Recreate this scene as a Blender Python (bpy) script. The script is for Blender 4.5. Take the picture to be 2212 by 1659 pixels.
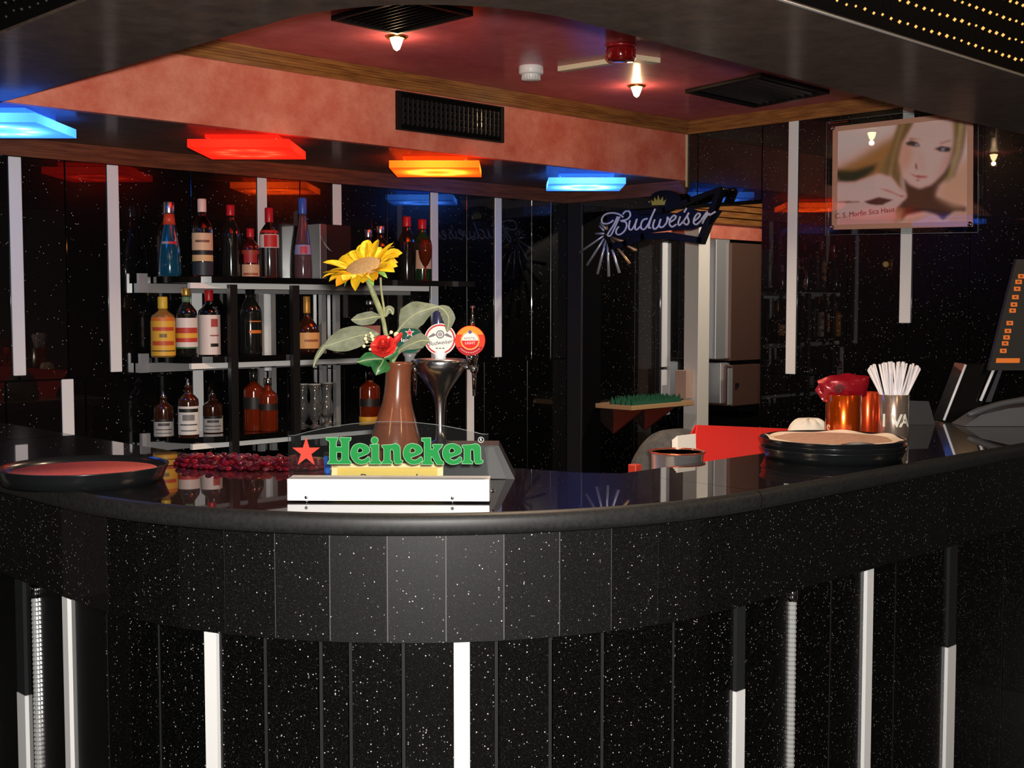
import bpy, math, random
import numpy as np
from mathutils import Vector, Matrix
random.seed(7)
for o in list(bpy.data.objects): bpy.data.objects.remove(o)
SC = bpy.context.scene
COL = SC.collection
PI = math.pi

# ------------------------------------------------------------------ camera
FPX, ANG, PIT, EYE = 2675.0, math.radians(45.7), math.radians(3.52), 1.5
cam = bpy.data.objects.new('camera', bpy.data.cameras.new('camera'))
COL.objects.link(cam)
cam.location = (0, 0, EYE)
cam.rotation_euler = (PI/2 - PIT, 0, ANG - PI/2)
cam.data.sensor_width = 36
cam.data.lens = FPX/2212*36
cam.data.clip_start = 0.02
SC.camera = cam

# ------------------------------------------------------------------ world, lamps, exposure
W = bpy.data.worlds.new('world'); SC.world = W
W.use_nodes = True
W.node_tree.nodes['Background'].inputs[0].default_value = (1.0, 0.72, 0.66, 1)
W.node_tree.nodes['Background'].inputs[1].default_value = 0.03
SC.view_settings.view_transform = 'Standard'
SC.view_settings.look = 'None'
SC.view_settings.gamma = 1
SC.view_settings.exposure = 0
SC.view_settings.use_curve_mapping = False
SC.cycles.max_bounces = 10
SC.cycles.transparent_max_bounces = 16
SC.cycles.caustics_refractive = False
SC.cycles.caustics_reflective = False
SC.cycles.sample_clamp_indirect = 4

FWD = Vector((math.cos(ANG), math.sin(ANG), 0))      # level view direction, the bar corner faces it
RGT = Vector((math.sin(ANG), -math.cos(ANG), 0))
UP = Vector((0, 0, 1))

def lamp(name, loc, power, color, radius):
    l = bpy.data.lights.new(name, 'POINT'); l.energy = power; l.color = color; l.shadow_soft_size = radius
    o = bpy.data.objects.new(name, l); o.location = loc; COL.objects.link(o)
    return o
# the flash of the camera that took the picture
lamp('camera_flash', Vector((0, 0, EYE)) + RGT*0.035 + UP*0.05, 410, (1.0, 0.95, 0.9), 0.026)

# ------------------------------------------------------------------ measured points
_F = Vector((math.cos(ANG)*math.cos(PIT), math.sin(ANG)*math.cos(PIT), -math.sin(PIT)))
_U = RGT.cross(_F)
CAM = Vector((0, 0, EYE))
def ray(x, y): return _F + RGT*((x-1106)/FPX) + _U*((829.5-y)/FPX)
def on_z(x, y, z): r = ray(x, y); return CAM + r*((z-EYE)/r.z)
def on_x(x, y, X): r = ray(x, y); return CAM + r*(X/r.x)
def on_y(x, y, Y): r = ray(x, y); return CAM + r*(Y/r.y)
def on_d(x, y, d): return CAM + ray(x, y)*d           # d = distance along the view axis
def on_pl(x, y, p, n): r = ray(x, y); return CAM + r*((p-CAM).dot(n)/r.dot(n))
def depth(p): return (Vector(p)-CAM).dot(_F)

# ------------------------------------------------------------------ materials
def mat(name, base=(.5,.5,.5), rough=.5, metal=0, coat=0, coat_rough=.03, trans=0, emit=None, estr=1, ior=1.45, spec=.5, sss=0):
    m = bpy.data.materials.new(name); m.use_nodes = True
    b = m.node_tree.nodes['Principled BSDF']
    b.inputs['Base Color'].default_value = (*base, 1)
    b.inputs['Roughness'].default_value = rough
    b.inputs['Metallic'].default_value = metal
    b.inputs['Coat Weight'].default_value = coat
    b.inputs['Coat Roughness'].default_value = coat_rough
    b.inputs['Transmission Weight'].default_value = trans
    b.inputs['IOR'].default_value = ior
    b.inputs['Specular IOR Level'].default_value = spec
    if emit:
        b.inputs['Emission Color'].default_value = (*emit, 1); b.inputs['Emission Strength'].default_value = estr
    return m
def nodes(m): return m.node_tree.nodes, m.node_tree.links, m.node_tree.nodes['Principled BSDF']
def noise_color(m, c1, c2, scale, stretch=(1,1,1), detail=4, rough=.6, lo=.35, hi=.65, bump=0):
    N, L, b = nodes(m)
    g = N.new('ShaderNodeNewGeometry')
    mp = N.new('ShaderNodeMapping'); mp.inputs['Scale'].default_value = stretch
    L.new(g.outputs['Position'], mp.inputs[0])
    n = N.new('ShaderNodeTexNoise'); n.inputs['Scale'].default_value = scale
    n.inputs['Detail'].default_value = detail; n.inputs['Roughness'].default_value = rough
    L.new(mp.outputs[0], n.inputs['Vector'])
    r = N.new('ShaderNodeValToRGB')
    r.color_ramp.elements[0].position = lo; r.color_ramp.elements[0].color = (*c1, 1)
    r.color_ramp.elements[1].position = hi; r.color_ramp.elements[1].color = (*c2, 1)
    L.new(n.outputs['Fac'], r.inputs[0]); L.new(r.outputs[0], b.inputs['Base Color'])
    if bump:
        bp = N.new('ShaderNodeBump'); bp.inputs['Strength'].default_value = bump; bp.inputs['Distance'].default_value = .002
        L.new(n.outputs['Fac'], bp.inputs['Height']); L.new(bp.outputs[0], b.inputs['Normal'])
    return m
def granite(name, base, scale=260, share=.93, rough=.42, spec=.5, coat=1.0, coat_rough=.02, flake=(.75,.72,.66), vary=.0, grain=0.0):
    """black polished stone with bright mica flakes"""
    m = mat(name, base, rough, coat=coat, coat_rough=coat_rough, spec=spec)
    N, L, b = nodes(m)
    g = N.new('ShaderNodeNewGeometry')
    v = N.new('ShaderNodeTexVoronoi'); v.inputs['Scale'].default_value = scale
    L.new(g.outputs['Position'], v.inputs['Vector'])
    sep = N.new('ShaderNodeSeparateColor'); L.new(v.outputs['Color'], sep.inputs[0])
    a = N.new('ShaderNodeMath'); a.operation = 'GREATER_THAN'; a.inputs[1].default_value = share
    L.new(sep.outputs[0], a.inputs[0])
    d = N.new('ShaderNodeMath'); d.operation = 'LESS_THAN'; d.inputs[1].default_value = .3
    L.new(v.outputs['Distance'], d.inputs[0])
    k = N.new('ShaderNodeMath'); k.operation = 'MULTIPLY'; L.new(a.outputs[0], k.inputs[0]); L.new(d.outputs[0], k.inputs[1])
    pw = N.new('ShaderNodeMath'); pw.operation = 'POWER'; pw.inputs[1].default_value = 2.2; L.new(sep.outputs[1], pw.inputs[0])
    k2 = N.new('ShaderNodeMath'); k2.operation = 'MULTIPLY'; L.new(k.outputs[0], k2.inputs[0]); L.new(pw.outputs[0], k2.inputs[1])
    n = N.new('ShaderNodeTexNoise'); n.inputs['Scale'].default_value = 330; n.inputs['Detail'].default_value = 4
    L.new(g.outputs['Position'], n.inputs['Vector'])
    oi = N.new('ShaderNodeObjectInfo')
    ad = N.new('ShaderNodeMath'); ad.operation = 'MULTIPLY_ADD'; ad.inputs[1].default_value = vary; ad.inputs[2].default_value = 1 - vary/2
    L.new(oi.outputs['Random'], ad.inputs[0])
    ml = N.new('ShaderNodeMath'); ml.operation = 'MULTIPLY'; L.new(n.outputs['Fac'], ml.inputs[0]); L.new(ad.outputs[0], ml.inputs[1])
    mx = N.new('ShaderNodeMix'); mx.data_type = 'RGBA'
    mx.inputs[6].default_value = (0, 0, 0, 1); mx.inputs[7].default_value = tuple(min(1, c*2) for c in base) + (1,)
    L.new(ml.outputs[0], mx.inputs[0])
    m2 = N.new('ShaderNodeMix'); m2.data_type = 'RGBA'; m2.inputs[7].default_value = (*flake, 1)
    src = mx.outputs[2]
    if grain:                                    # finer, dimmer grains between the flakes
        n3 = N.new('ShaderNodeTexNoise'); n3.inputs['Scale'].default_value = 420; n3.inputs['Detail'].default_value = 2
        L.new(g.outputs['Position'], n3.inputs['Vector'])
        mr = N.new('ShaderNodeMapRange'); mr.inputs[1].default_value = .56; mr.inputs[2].default_value = .74
        L.new(n3.outputs['Fac'], mr.inputs[0])
        m3 = N.new('ShaderNodeMix'); m3.data_type = 'RGBA'; m3.inputs[7].default_value = (grain, grain, grain*.95, 1)
        L.new(mr.outputs[0], m3.inputs[0]); L.new(src, m3.inputs[6]); src = m3.outputs[2]
    L.new(k2.outputs[0], m2.inputs[0]); L.new(src, m2.inputs[6]); L.new(m2.outputs[2], b.inputs['Base Color'])
    return m
def sheet(name, tint=(1,1,1), ior=1.5, haze=0.0):
    """a thin clear pane: passes light straight through and reflects by Fresnel"""
    m = bpy.data.materials.new(name); m.use_nodes = True
    N, L = m.node_tree.nodes, m.node_tree.links
    N.remove(N['Principled BSDF'])
    t = N.new('ShaderNodeBsdfTransparent'); t.inputs[0].default_value = (*tint, 1)
    g = N.new('ShaderNodeBsdfGlossy'); g.inputs['Roughness'].default_value = .02
    f = N.new('ShaderNodeFresnel'); f.inputs[0].default_value = ior
    x = N.new('ShaderNodeMixShader'); L.new(f.outputs[0], x.inputs[0]); L.new(t.outputs[0], x.inputs[1]); L.new(g.outputs[0], x.inputs[2])
    out = x
    if haze:
        d = N.new('ShaderNodeBsdfDiffuse'); d.inputs[0].default_value = (.8, .8, .8, 1)
        x2 = N.new('ShaderNodeMixShader'); x2.inputs[0].default_value = haze
        L.new(x.outputs[0], x2.inputs[1]); L.new(d.outputs[0], x2.inputs[2]); out = x2
    L.new(out.outputs[0], N['Material Output'].inputs[0])
    return m
def lampshell(name, color, glow):
    """coloured translucent acrylic around a lamp, itself glowing evenly"""
    m = bpy.data.materials.new(name); m.use_nodes = True
    N, L = m.node_tree.nodes, m.node_tree.links
    N.remove(N['Principled BSDF'])
    t = N.new('ShaderNodeBsdfTranslucent'); t.inputs[0].default_value = (*color, 1)
    e = N.new('ShaderNodeEmission'); e.inputs[0].default_value = (*color, 1); e.inputs[1].default_value = glow
    a = N.new('ShaderNodeAddShader'); L.new(t.outputs[0], a.inputs[0]); L.new(e.outputs[0], a.inputs[1])
    L.new(a.outputs[0], N['Material Output'].inputs[0])
    return m
def emitter(name, color, s):
    m = bpy.data.materials.new(name); m.use_nodes = True
    N, L = m.node_tree.nodes, m.node_tree.links
    N.remove(N['Principled BSDF'])
    e = N.new('ShaderNodeEmission'); e.inputs[0].default_value = (*color, 1); e.inputs[1].default_value = s
    L.new(e.outputs[0], N['Material Output'].inputs[0])
    return m
def attr_mat(name, rough=.5, coat=0):
    m = mat(name, rough=rough, coat=coat); N, L, b = nodes(m)
    a = N.new('ShaderNodeAttribute'); a.attribute_name = 'print'
    L.new(a.outputs['Color'], b.inputs['Base Color'])
    return m
_mc = {}
def plain(rgb, rough=.45, **k):
    key = (tuple(rgb), rough, tuple(sorted(k.items())))
    if key not in _mc: _mc[key] = mat('paint_%d' % len(_mc), rgb, rough, **k)
    return _mc[key]
def s2l(r, g, b):
    f = lambda c: (c/255/12.92) if c <= 10 else ((c/255+.055)/1.055)**2.4
    return (f(r), f(g), f(b))

G_FRONT = granite('granite_bar', (.0016,.0016,.0016), 240, .915, rough=.42, spec=.5, vary=1.2, grain=.03)
G_LOW = granite('granite_low', (.0012,.0012,.0012), 230, .86, rough=.3, spec=.25, vary=.4, grain=.022)
G_WALL = granite('granite_wall', (.002,.0019,.0019), 200, .955, rough=.25, spec=.3, coat_rough=.015)
G_TOP = granite('granite_top', (.003,.003,.0035), 300, .99, rough=.3, spec=.1, coat_rough=.012, flake=(.2,.2,.2))
G_EDGE = noise_color(mat('granite_edge', rough=.5, spec=.65), (.007,.007,.007), (.018,.018,.017), 120, lo=.3, hi=.7)
PINK = noise_color(mat('pink_plaster', rough=.55), s2l(200,86,62), s2l(238,152,126), 6, (1,1,1), 6, .7, .3, .7, bump=.15)
CEIL = noise_color(mat('crimson_ceiling', rough=.55, coat=.35, coat_rough=.18), s2l(186,78,92), s2l(218,114,126), 9, (1,1,1), 6, .7, .3, .7, bump=.15)
LAMI = noise_color(mat('dark_laminate', rough=.6, coat=.22, coat_rough=.16), s2l(58,47,42), s2l(96,80,69), 16, (1,1,1), 6, .75, .3, .7)
WOOD = noise_color(mat('brown_wood', rough=.4, coat=.3, coat_rough=.25), s2l(122,74,36), s2l(160,106,54), 30, (.25,.25,3), 3, .5)
WOODR = noise_color(mat('red_brown_wood', rough=.4, coat=.3, coat_rough=.25), s2l(92,50,34), s2l(124,72,48), 30, (.25,.25,3), 3, .5)
STRIP = mat('white_acrylic', (.86,.86,.85), .3, coat=.3)
CHROME = mat('chrome', (.85,.85,.87), .08, metal=1)
STEEL = mat('steel', (.62,.62,.62), .28, metal=1)
ALU = mat('aluminium', (.72,.72,.72), .32, metal=.7)
BLACK = mat('black_plastic', (.008,.008,.008), .35)
BLACKG = mat('black_glass', (.003,.003,.003), .15, coat=1, coat_rough=.02)
VOID = mat('black_matt', (.003,.003,.003), .8, spec=.05)
GREYP = mat('grey_plastic', (.09,.09,.095), .45)
WHITE = mat('white_plastic', (.8,.8,.78), .4)
CREAM = mat('cream_plastic', s2l(228,214,178), .45)
FLOOR = granite('floor_tile', (.012,.011,.011), 90, .99, rough=.3)
GLASS = mat('clear_glass', (.96,.98,.98), .02, trans=1)
PANE = sheet('acrylic_pane', (.93,.95,.95), haze=.004)
GOLD = mat('gold', s2l(226,184,92), .25, metal=1)

# ------------------------------------------------------------------ mesh building
class MB:
    def __init__(s): s.v, s.f, s.mi, s.sm = [], [], [], []
    def add(s, vs, fs, m=0, smooth=False):
        k = len(s.v); s.v += [Vector(v) for v in vs]
        for f in fs: s.f.append([i+k for i in f]); s.mi.append(m); s.sm.append(smooth)
        return s
    def box(s, lo, hi, m=0, bev=0):
        x0,y0,z0 = lo; x1,y1,z1 = hi
        if not bev:
            return s.add([(x0,y0,z0),(x1,y0,z0),(x1,y1,z0),(x0,y1,z0),(x0,y0,z1),(x1,y0,z1),(x1,y1,z1),(x0,y1,z1)],
                [(3,2,1,0),(4,5,6,7),(0,1,5,4),(1,2,6,5),(2,3,7,6),(3,0,4,7)], m)
        b = bev
        r = lambda q: [(x0+q,y0+b),(x0+b,y0+q),(x1-b,y0+q),(x1-q,y0+b),(x1-q,y1-b),(x1-b,y1-q),(x0+b,y1-q),(x0+q,y1-b)]
        ins = [(x0+b,y0+b),(x1-b,y0+b),(x1-b,y1-b),(x0+b,y1-b)]
        lay = [[(p[0],p[1],z0+b) for p in r(0)], [(p[0],p[1],z1-b) for p in r(0)]]
        vs = [(p[0],p[1],z0) for p in ins for _ in (0,1)] + lay[0] + lay[1] + [(p[0],p[1],z1) for p in ins for _ in (0,1)]
        fs = []
        for L in range(3):
            for i in range(8):
                j = (i+1) % 8; fs.append((L*8+i, L*8+j, L*8+8+j, L*8+8+i))
        fs += [tuple(reversed(range(8))), tuple(range(24, 32))]
        return s.add(vs, fs, m)
    def obox(s, c, ax, hs, m=0):
        """box from centre, three axes, half sizes"""
        c = Vector(c); a = [Vector(q)*h for q, h in zip(ax, hs)]
        vs = [c+a[0]*i+a[1]*j+a[2]*k for k in (-1,1) for i, j in ((-1,-1),(1,-1),(1,1),(-1,1))]
        return s.add(vs, [(3,2,1,0),(4,5,6,7),(0,1,5,4),(1,2,6,5),(2,3,7,6),(3,0,4,7)], m)
    def prism(s, poly, z0, z1, m=0):
        n = len(poly)
        vs = [(p[0],p[1],z0) for p in poly] + [(p[0],p[1],z1) for p in poly]
        fs = [tuple(reversed(range(n))), tuple(range(n, 2*n))] + [(i,(i+1)%n,n+(i+1)%n,n+i) for i in range(n)]
        return s.add(vs, fs, m)
    def oprism(s, pts, off, m=0):
        """polygon of 3-D points pushed along off"""
        n = len(pts); off = Vector(off)
        vs = [Vector(p) for p in pts] + [Vector(p)+off for p in pts]
        fs = [tuple(reversed(range(n))), tuple(range(n, 2*n))] + [(i,(i+1)%n,n+(i+1)%n,n+i) for i in range(n)]
        return s.add(vs, fs, m)
    def lathe(s, prof, c=(0,0,0), seg=28, m=0, smooth=True, a0=0, a1=2*PI, ax=None):
        full = abs(a1-a0-2*PI) < 1e-6
        n = seg if full else seg+1
        c = Vector(c); X, Y, Z = ax or (Vector((1,0,0)), Vector((0,1,0)), UP)
        vs = []
        for r, z in prof:
            for i in range(n):
                a = a0+(a1-a0)*i/seg
                vs.append(c + X*(r*math.cos(a)) + Y*(r*math.sin(a)) + Z*z)
        fs = []
        for k in range(len(prof)-1):
            for i in range(seg):
                j = (i+1) % n
                fs.append((k*n+i, k*n+j, (k+1)*n+j, (k+1)*n+i))
        s.add(vs, fs, m, smooth)
        if full:
            k = len(s.v)-len(vs)
            if prof[0][0] > 1e-5: s.f.append([k+i for i in reversed(range(n))]); s.mi.append(m); s.sm.append(False)
            if prof[-1][0] > 1e-5: s.f.append([k+(len(prof)-1)*n+i for i in range(n)]); s.mi.append(m); s.sm.append(False)
        return s
    def tube(s, pts, r, seg=8, m=0, smooth=True):
        pts = [Vector(p) for p in pts]; n = len(pts)
        rs = r if isinstance(r, (list, tuple)) else [r]*n
        vs, ref = [], None
        for i, p in enumerate(pts):
            t = (pts[min(i+1,n-1)] - pts[max(i-1,0)]).normalized()
            if ref is None: ref = t.orthogonal().normalized()
            ref = (ref - t*ref.dot(t)).normalized(); q = t.cross(ref)
            for k in range(seg):
                a = 2*PI*k/seg; vs.append(p + ref*(rs[i]*math.cos(a)) + q*(rs[i]*math.sin(a)))
        fs = [(i*seg+k, i*seg+(k+1)%seg, (i+1)*seg+(k+1)%seg, (i+1)*seg+k) for i in range(n-1) for k in range(seg)]
        fs += [tuple(reversed(range(seg))), tuple(range((n-1)*seg, n*seg))]
        return s.add(vs, fs, m, smooth)
    def ball(s, c, r, seg=12, rings=8, m=0, sc=(1,1,1)):
        prof = [(max(1e-6, math.sin(PI*i/rings))*r*1.0, -math.cos(PI*i/rings)*r*sc[2]) for i in range(rings+1)]
        prof = [(p[0]*sc[0], p[1]) for p in prof]
        return s.lathe(prof, c, seg, m)
    def grid(s, rows, m=0, smooth=True):
        n = len(rows[0]); vs = [p for r in rows for p in r]
        fs = [(i*n+j, i*n+j+1, (i+1)*n+j+1, (i+1)*n+j) for i in range(len(rows)-1) for j in range(n-1)]
        return s.add(vs, fs, m, smooth)
    def mesh(s, name, mats, org=(0,0,0)):
        me = bpy.data.meshes.new(name); org = Vector(org)
        me.from_pydata([v-org for v in s.v], [], s.f)
        for q in (mats if isinstance(mats, (list, tuple)) else [mats]): me.materials.append(q)
        for p, i, sm in zip(me.polygons, s.mi, s.sm): p.material_index = i; p.use_smooth = sm
        me.update()
        return me
def wloc(o):
    v = Vector((0,0,0))
    while o: v = v + o.location; o = o.parent
    return v
def base_of(vs):
    return Vector(((min(v.x for v in vs)+max(v.x for v in vs))/2, (min(v.y for v in vs)+max(v.y for v in vs))/2, min(v.z for v in vs)))
def obj(name, m, mats, parent=None, **tags):
    org = wloc(parent) if parent else base_of(m.v)
    o = bpy.data.objects.new(name, m.mesh(name, mats, org)); COL.objects.link(o)
    if parent: o.parent = parent
    else: o.location = org
    for k, v in tags.items(): o[k] = v
    return o
def thing(name, label, cat, loc, group=None):
    o = bpy.data.objects.new(name, None); COL.objects.link(o); o.location = loc; o.empty_display_size = .05
    o['label'] = label; o['category'] = cat
    if group: o['group'] = group
    return o
def one(name, m, mats, label, cat, group=None):
    t = dict(label=label, category=cat)
    if group: t['group'] = group
    return obj(name, m, mats, None, **t)
def struct(name, m, mats, parent=None):
    o = obj(name, m, mats, parent)
    if not parent: o['kind'] = 'structure'
    return o
def dup(root, loc, label=None):
    r = root.copy(); COL.objects.link(r); r.location = loc
    if label: r['label'] = label
    for ch in list(root.children):
        c = ch.copy(); COL.objects.link(c); c.parent = r
        for g in ch.children:
            d = g.copy(); COL.objects.link(d); d.parent = c
    return r
def catmull(p, n=6, closed=False):
    p = [Vector(q) for q in p]; out = []; N = len(p)
    rng = range(N) if closed else range(N-1)
    for i in rng:
        a, b, c, d = (p[(i-1) % N], p[i], p[(i+1) % N], p[(i+2) % N]) if closed else (p[max(i-1,0)], p[i], p[i+1], p[min(i+2,N-1)])
        for k in range(n):
            t = k/n
            out.append(.5*((2*b)+(c-a)*t+(2*a-5*b+4*c-d)*t*t+(3*b-a-3*c+d)*t**3))
    if not closed: out.append(p[-1])
    return out
def curve_mesh(cu, frame):
    o = bpy.data.objects.new('tmp', cu); COL.objects.link(o)
    bpy.context.view_layer.update()
    me = bpy.data.meshes.new_from_object(o.evaluated_get(bpy.context.evaluated_depsgraph_get()))
    bpy.data.objects.remove(o); bpy.data.curves.remove(cu)
    O, u, v, w = frame
    m = MB()
    m.add([O + u*q.co.x + v*q.co.y + w*q.co.z for q in me.vertices], [tuple(p.vertices) for p in me.polygons])
    bpy.data.meshes.remove(me)
    return m
def text(s, size, frame, ext=.0004, align='CENTER', shear=0, off=0, space=1, xs=1):
    cu = bpy.data.curves.new('t', 'FONT'); cu.body = s; cu.size = size; cu.extrude = ext; cu.align_x = align; cu.align_y = 'CENTER'
    cu.shear = shear; cu.offset = off; cu.resolution_u = 3; cu.space_character = space
    O, u, v, w = frame
    return curve_mesh(cu, (O, u*xs, v, w))
def fill(polys, frame, ext=.0005, off=0):
    cu = bpy.data.curves.new('c', 'CURVE'); cu.dimensions = '2D'; cu.fill_mode = 'BOTH'; cu.extrude = ext; cu.offset = off
    for p in polys:
        sp = cu.splines.new('POLY'); sp.points.add(len(p)-1)
        for q, a in zip(sp.points, p): q.co = (a[0], a[1], 0, 1)
        sp.use_cyclic_u = True
    return curve_mesh(cu, frame)
def circle(cx, cy, r, n=28, ry=None): return [(cx+r*math.cos(2*PI*i/n), cy+(ry or r)*math.sin(2*PI*i/n)) for i in range(n)]

# ================================================================== the setting
XR, YB, YF = 4.744, 4.45, 3.669          # right wall, back wall, pink bulkhead
ZS, ZC = 2.103, 2.376                    # underside of bulkhead and ring, ceiling
ZJ = 1.235                               # joint between upper and lower wall panels

struct('floor', MB().box((-2.5,-2.5,-.1), (8,6,0)), FLOOR)

def wall_panels(parent, a, b, z0, z1, cuts, place, gmat=G_WALL, gap=.0035):
    xs = [a] + sorted(c for c in cuts if a < c < b) + [b]
    for x0, x1 in zip(xs, xs[1:]):
        m = MB(); place(m, x0+gap/2, x1-gap/2, z0+gap/2, z1-gap/2)
        obj('panel', m, gmat, parent)
def back_strip(px, y, w=.05):
    p = on_y(px, y, YB); return p.x
# back wall
wb = struct('wall_back', MB().box((.3,YB+.012,0), (XR+.3,YB+.15,2.6)), VOID)
bpl = lambda m,x0,x1,z0,z1: m.box((x0,YB,z0),(x1,YB+.016,z1), bev=.0015)
ub = [back_strip(36,570), back_strip(246,570), back_strip(565,420), back_strip(727,440), back_strip(937,500), back_strip(1075,600)]
cuts = sorted(ub + [(p+q)/2 for p, q in zip(ub, ub[1:])] + [ub[0]-.3, ub[0]-.6, 4.48, 4.62])
wall_panels(wb, .6, XR, ZJ, ZS, cuts, bpl)
lowx = [back_strip(146,880), back_strip(1015,860), back_strip(428,880)]
wall_panels(wb, .6, XR, .0, ZJ, [.9,1.2,1.5,1.8,2.1,2.4,2.7,3.0,3.3,3.6,3.9,4.15,4.45], bpl)
def bstrip(x, z0, z1, w=.046): obj('white_strip', MB().box((x-w/2,YB-.007,z0),(x+w/2,YB-.0005,z1), bev=.002), STRIP, wb)
for x, za, zb in ((ub[0],ZJ+.02,2.04),(ub[1],ZJ+.02,2.04),(ub[2],ZJ+.0,2.04),(ub[3],1.60,2.04),(ub[4],ZJ+.02,2.04),(ub[5],ZJ+.02,2.04)): bstrip(x, za, zb)
bstrip(lowx[0], .55, ZJ); bstrip(lowx[1], .55, ZJ); bstrip(lowx[2], .98, 1.60)

# right wall, with the doorway behind the bar
DY0, DY1, DZ = 3.246, 4.345, 1.985
wr = struct('wall_right', MB().box((XR+.012,-1.5,0),(XR+.15,DY0,2.6)).box((XR+.012,DY1,0),(XR+.15,YB+.15,2.6)).box((XR+.012,DY0,DZ),(XR+.15,DY1,2.6)), VOID)
rpl = lambda m,y0,y1,z0,z1: m.box((XR,y0,z0),(XR+.016,y1,z1), bev=.0015)
r1, r2 = on_x(1712,540,XR).y, on_x(1957,600,XR).y
rc = [r1, (r1+r2)/2, r2, r2-.27, r2-.54, r2-.81, r2-1.1, .9, .5]
wall_panels(wr, 0.2, DY0, 1.203, ZC-.02, rc, rpl); wall_panels(wr, 0.2, DY0, 0, 1.203, [r1, r1-.3, r2-.05, r2-.4, r2-.8, r2-1.2, .8], rpl)
wall_panels(wr, DY0, DY1, DZ, ZC-.02, [DY0+.36, DY0+.73], rpl); wall_panels(wr, DY1, YB, 0, ZS, [], rpl, plain((.012,.012,.013), .55))
def rstrip(y, z0, z1, w=.05): obj('white_strip', MB().box((XR-.007,y-w/2,z0),(XR-.0005,y+w/2,z1), bev=.002), STRIP, wr)
rstrip(r1, 1.205, 2.325); rstrip(r2, 1.437, 2.325)
rstrip(r2-.54, 1.205, 2.325)

# passage beyond the doorway
px0, px1 = XR+.15, 7.3
passage = struct('wall_passage_back', MB().box((px0,DY1+.03,0),(px1,DY1+.15,2.35)), VOID)
struct('wall_passage_end', MB().box((px1+.002,DY0-1.2,0),(px1+.1,DY1+.15,2.35)), VOID)
struct('wall_passage_front', MB().box((px0,DY0-1.2,0),(px1,DY0-1.1,2.35)), VOID)
struct('ceiling_passage', MB().box((px0,DY0-1.2,2.352),(px1+.1,DY1+.15,2.45)), VOID)
ppl = lambda m,x0,x1,z0,z1: m.box((x0,DY1+.014,z0),(x1,DY1+.03,z1), bev=.0015)
wall_panels(passage, px0, 5.85, 0, 1.9, [on_y(1375,700,DY1).x, on_y(1420,700,DY1).x, on_y(1470,700,DY1).x], ppl)
sx = on_y(1443,700,DY1).x
for za, zb in ((1.17,1.86),(.9,1.155)): obj('white_strip', MB().box((sx-.045,DY1+.004,za),(sx+.03,DY1+.0135,zb), bev=.002), STRIP, passage)
# its pink band and wood cornice
obj('pink_band', MB().box((5.0,DY1-.02,1.90),(px1-.002,DY1+.0295,1.985)), PINK, passage)
m = MB()
for k in range(4): m.box((4.95,DY1-.06-.02*k,1.985+.035*k),(px1,DY1+.03,1.985+.035*(k+1)-.004))
struct('trim_passage_cornice', m, WOOD)

# bulkhead (pink face, dark underside) over the back shelves
struct('wall_bulkhead', MB().box((.6,YF,ZS),(XR,YF+.03,ZC)), PINK)
struct('ceiling_bulkhead', MB().box((.6,YF+.03,ZS),(XR,YB,ZS+.03)), LAMI)
struct('trim_bulkhead_edge', MB().box((XR-.012,YF-.004,ZS-.03),(XR-.0005,YF-.0002,ZC-.05)), CREAM)
# ceiling over the bar
struct('ceiling', MB().box((1.3,1.6,ZC),(XR,YF+.05,ZC+.05)), CEIL)
# stepped wood cornices
def cornice(name, segs, z_top, h, proj, material, n=4):
    """segs: list of (lo_xy, hi_xy, normal) runs"""
    m = MB()
    for (x0,y0),(x1,y1),nx,ny in segs:
        for k in range(n):
            f = k/(n-1); d = proj*(1-.75*(f*f*(3-2*f)) - (.06 if k % 3 == 2 else 0)); za = z_top - h*(k+1)/n; zb = z_top - h*k/n
            if ny: m.box((x0,min(y0,y0+ny*d),za),(x1,max(y0,y0+ny*d),zb))
            else: m.box((min(x0,x0+nx*d),y0,za),(max(x0,x0+nx*d),y1,zb))
    return struct(name, m, material)
cornice('trim_ceiling_cornice', [((.9,YF-.0005),(XR-.0005,YF),0,-1),((XR-.0005,1.7),(XR,YF),-1,0)], ZC-.0005, .056, .045, WOOD, 7)
cornice('trim_shelf_cornice', [((.6,YB-.0005),(XR,YB),0,-1),((XR-.0005,YF+.004),(XR,YB),-1,0)], ZS-.0005, .06, .045, WOODR, 8)

# ring of dark laminate hanging over the counter
def fillet(x, y, r, n=14): return [(x+r-r*math.sin(PI/2*(1-i/n)) , y+r-r*math.cos(PI/2*(1-i/n))) for i in range(n+1)]
Ro, Ri = .92, .42
outer = [(1.13,YB)] + fillet(1.13,1.40,Ro) + [(XR,1.42)]
inner = [(XR,1.87),(3.6,1.88)] + list(reversed([(p[0],p[1]) for p in fillet(1.50,1.80,Ri)])) + [(1.50,YB)]
mo = MB().prism(outer+inner, ZS, ZC+.10)
struct('ceiling_ring', mo, LAMI)
pts = [(p[0]-.002,p[1]-.003,ZS-.001) for p in outer[-4:]]
struct('trim_ring_edge', MB().tube(pts, .0035, 6), ALU)
sk = [(p[0]-.006*(1 if i < 2 else .7), p[1]-.006*(0 if i == 0 else .7), 0) for i, p in enumerate(outer)]
struct('trim_ring_face', MB().grid([[Vector((p[0],p[1],ZS+.004)) for p in sk], [Vector((p[0],p[1],ZC+.10)) for p in sk]], 0, False), VOID)
# black ceiling of the room in front of the bar
struct('ceiling_room', MB().box((-2.5,-2.5,2.6),(XR,YB,2.65)), VOID)

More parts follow.
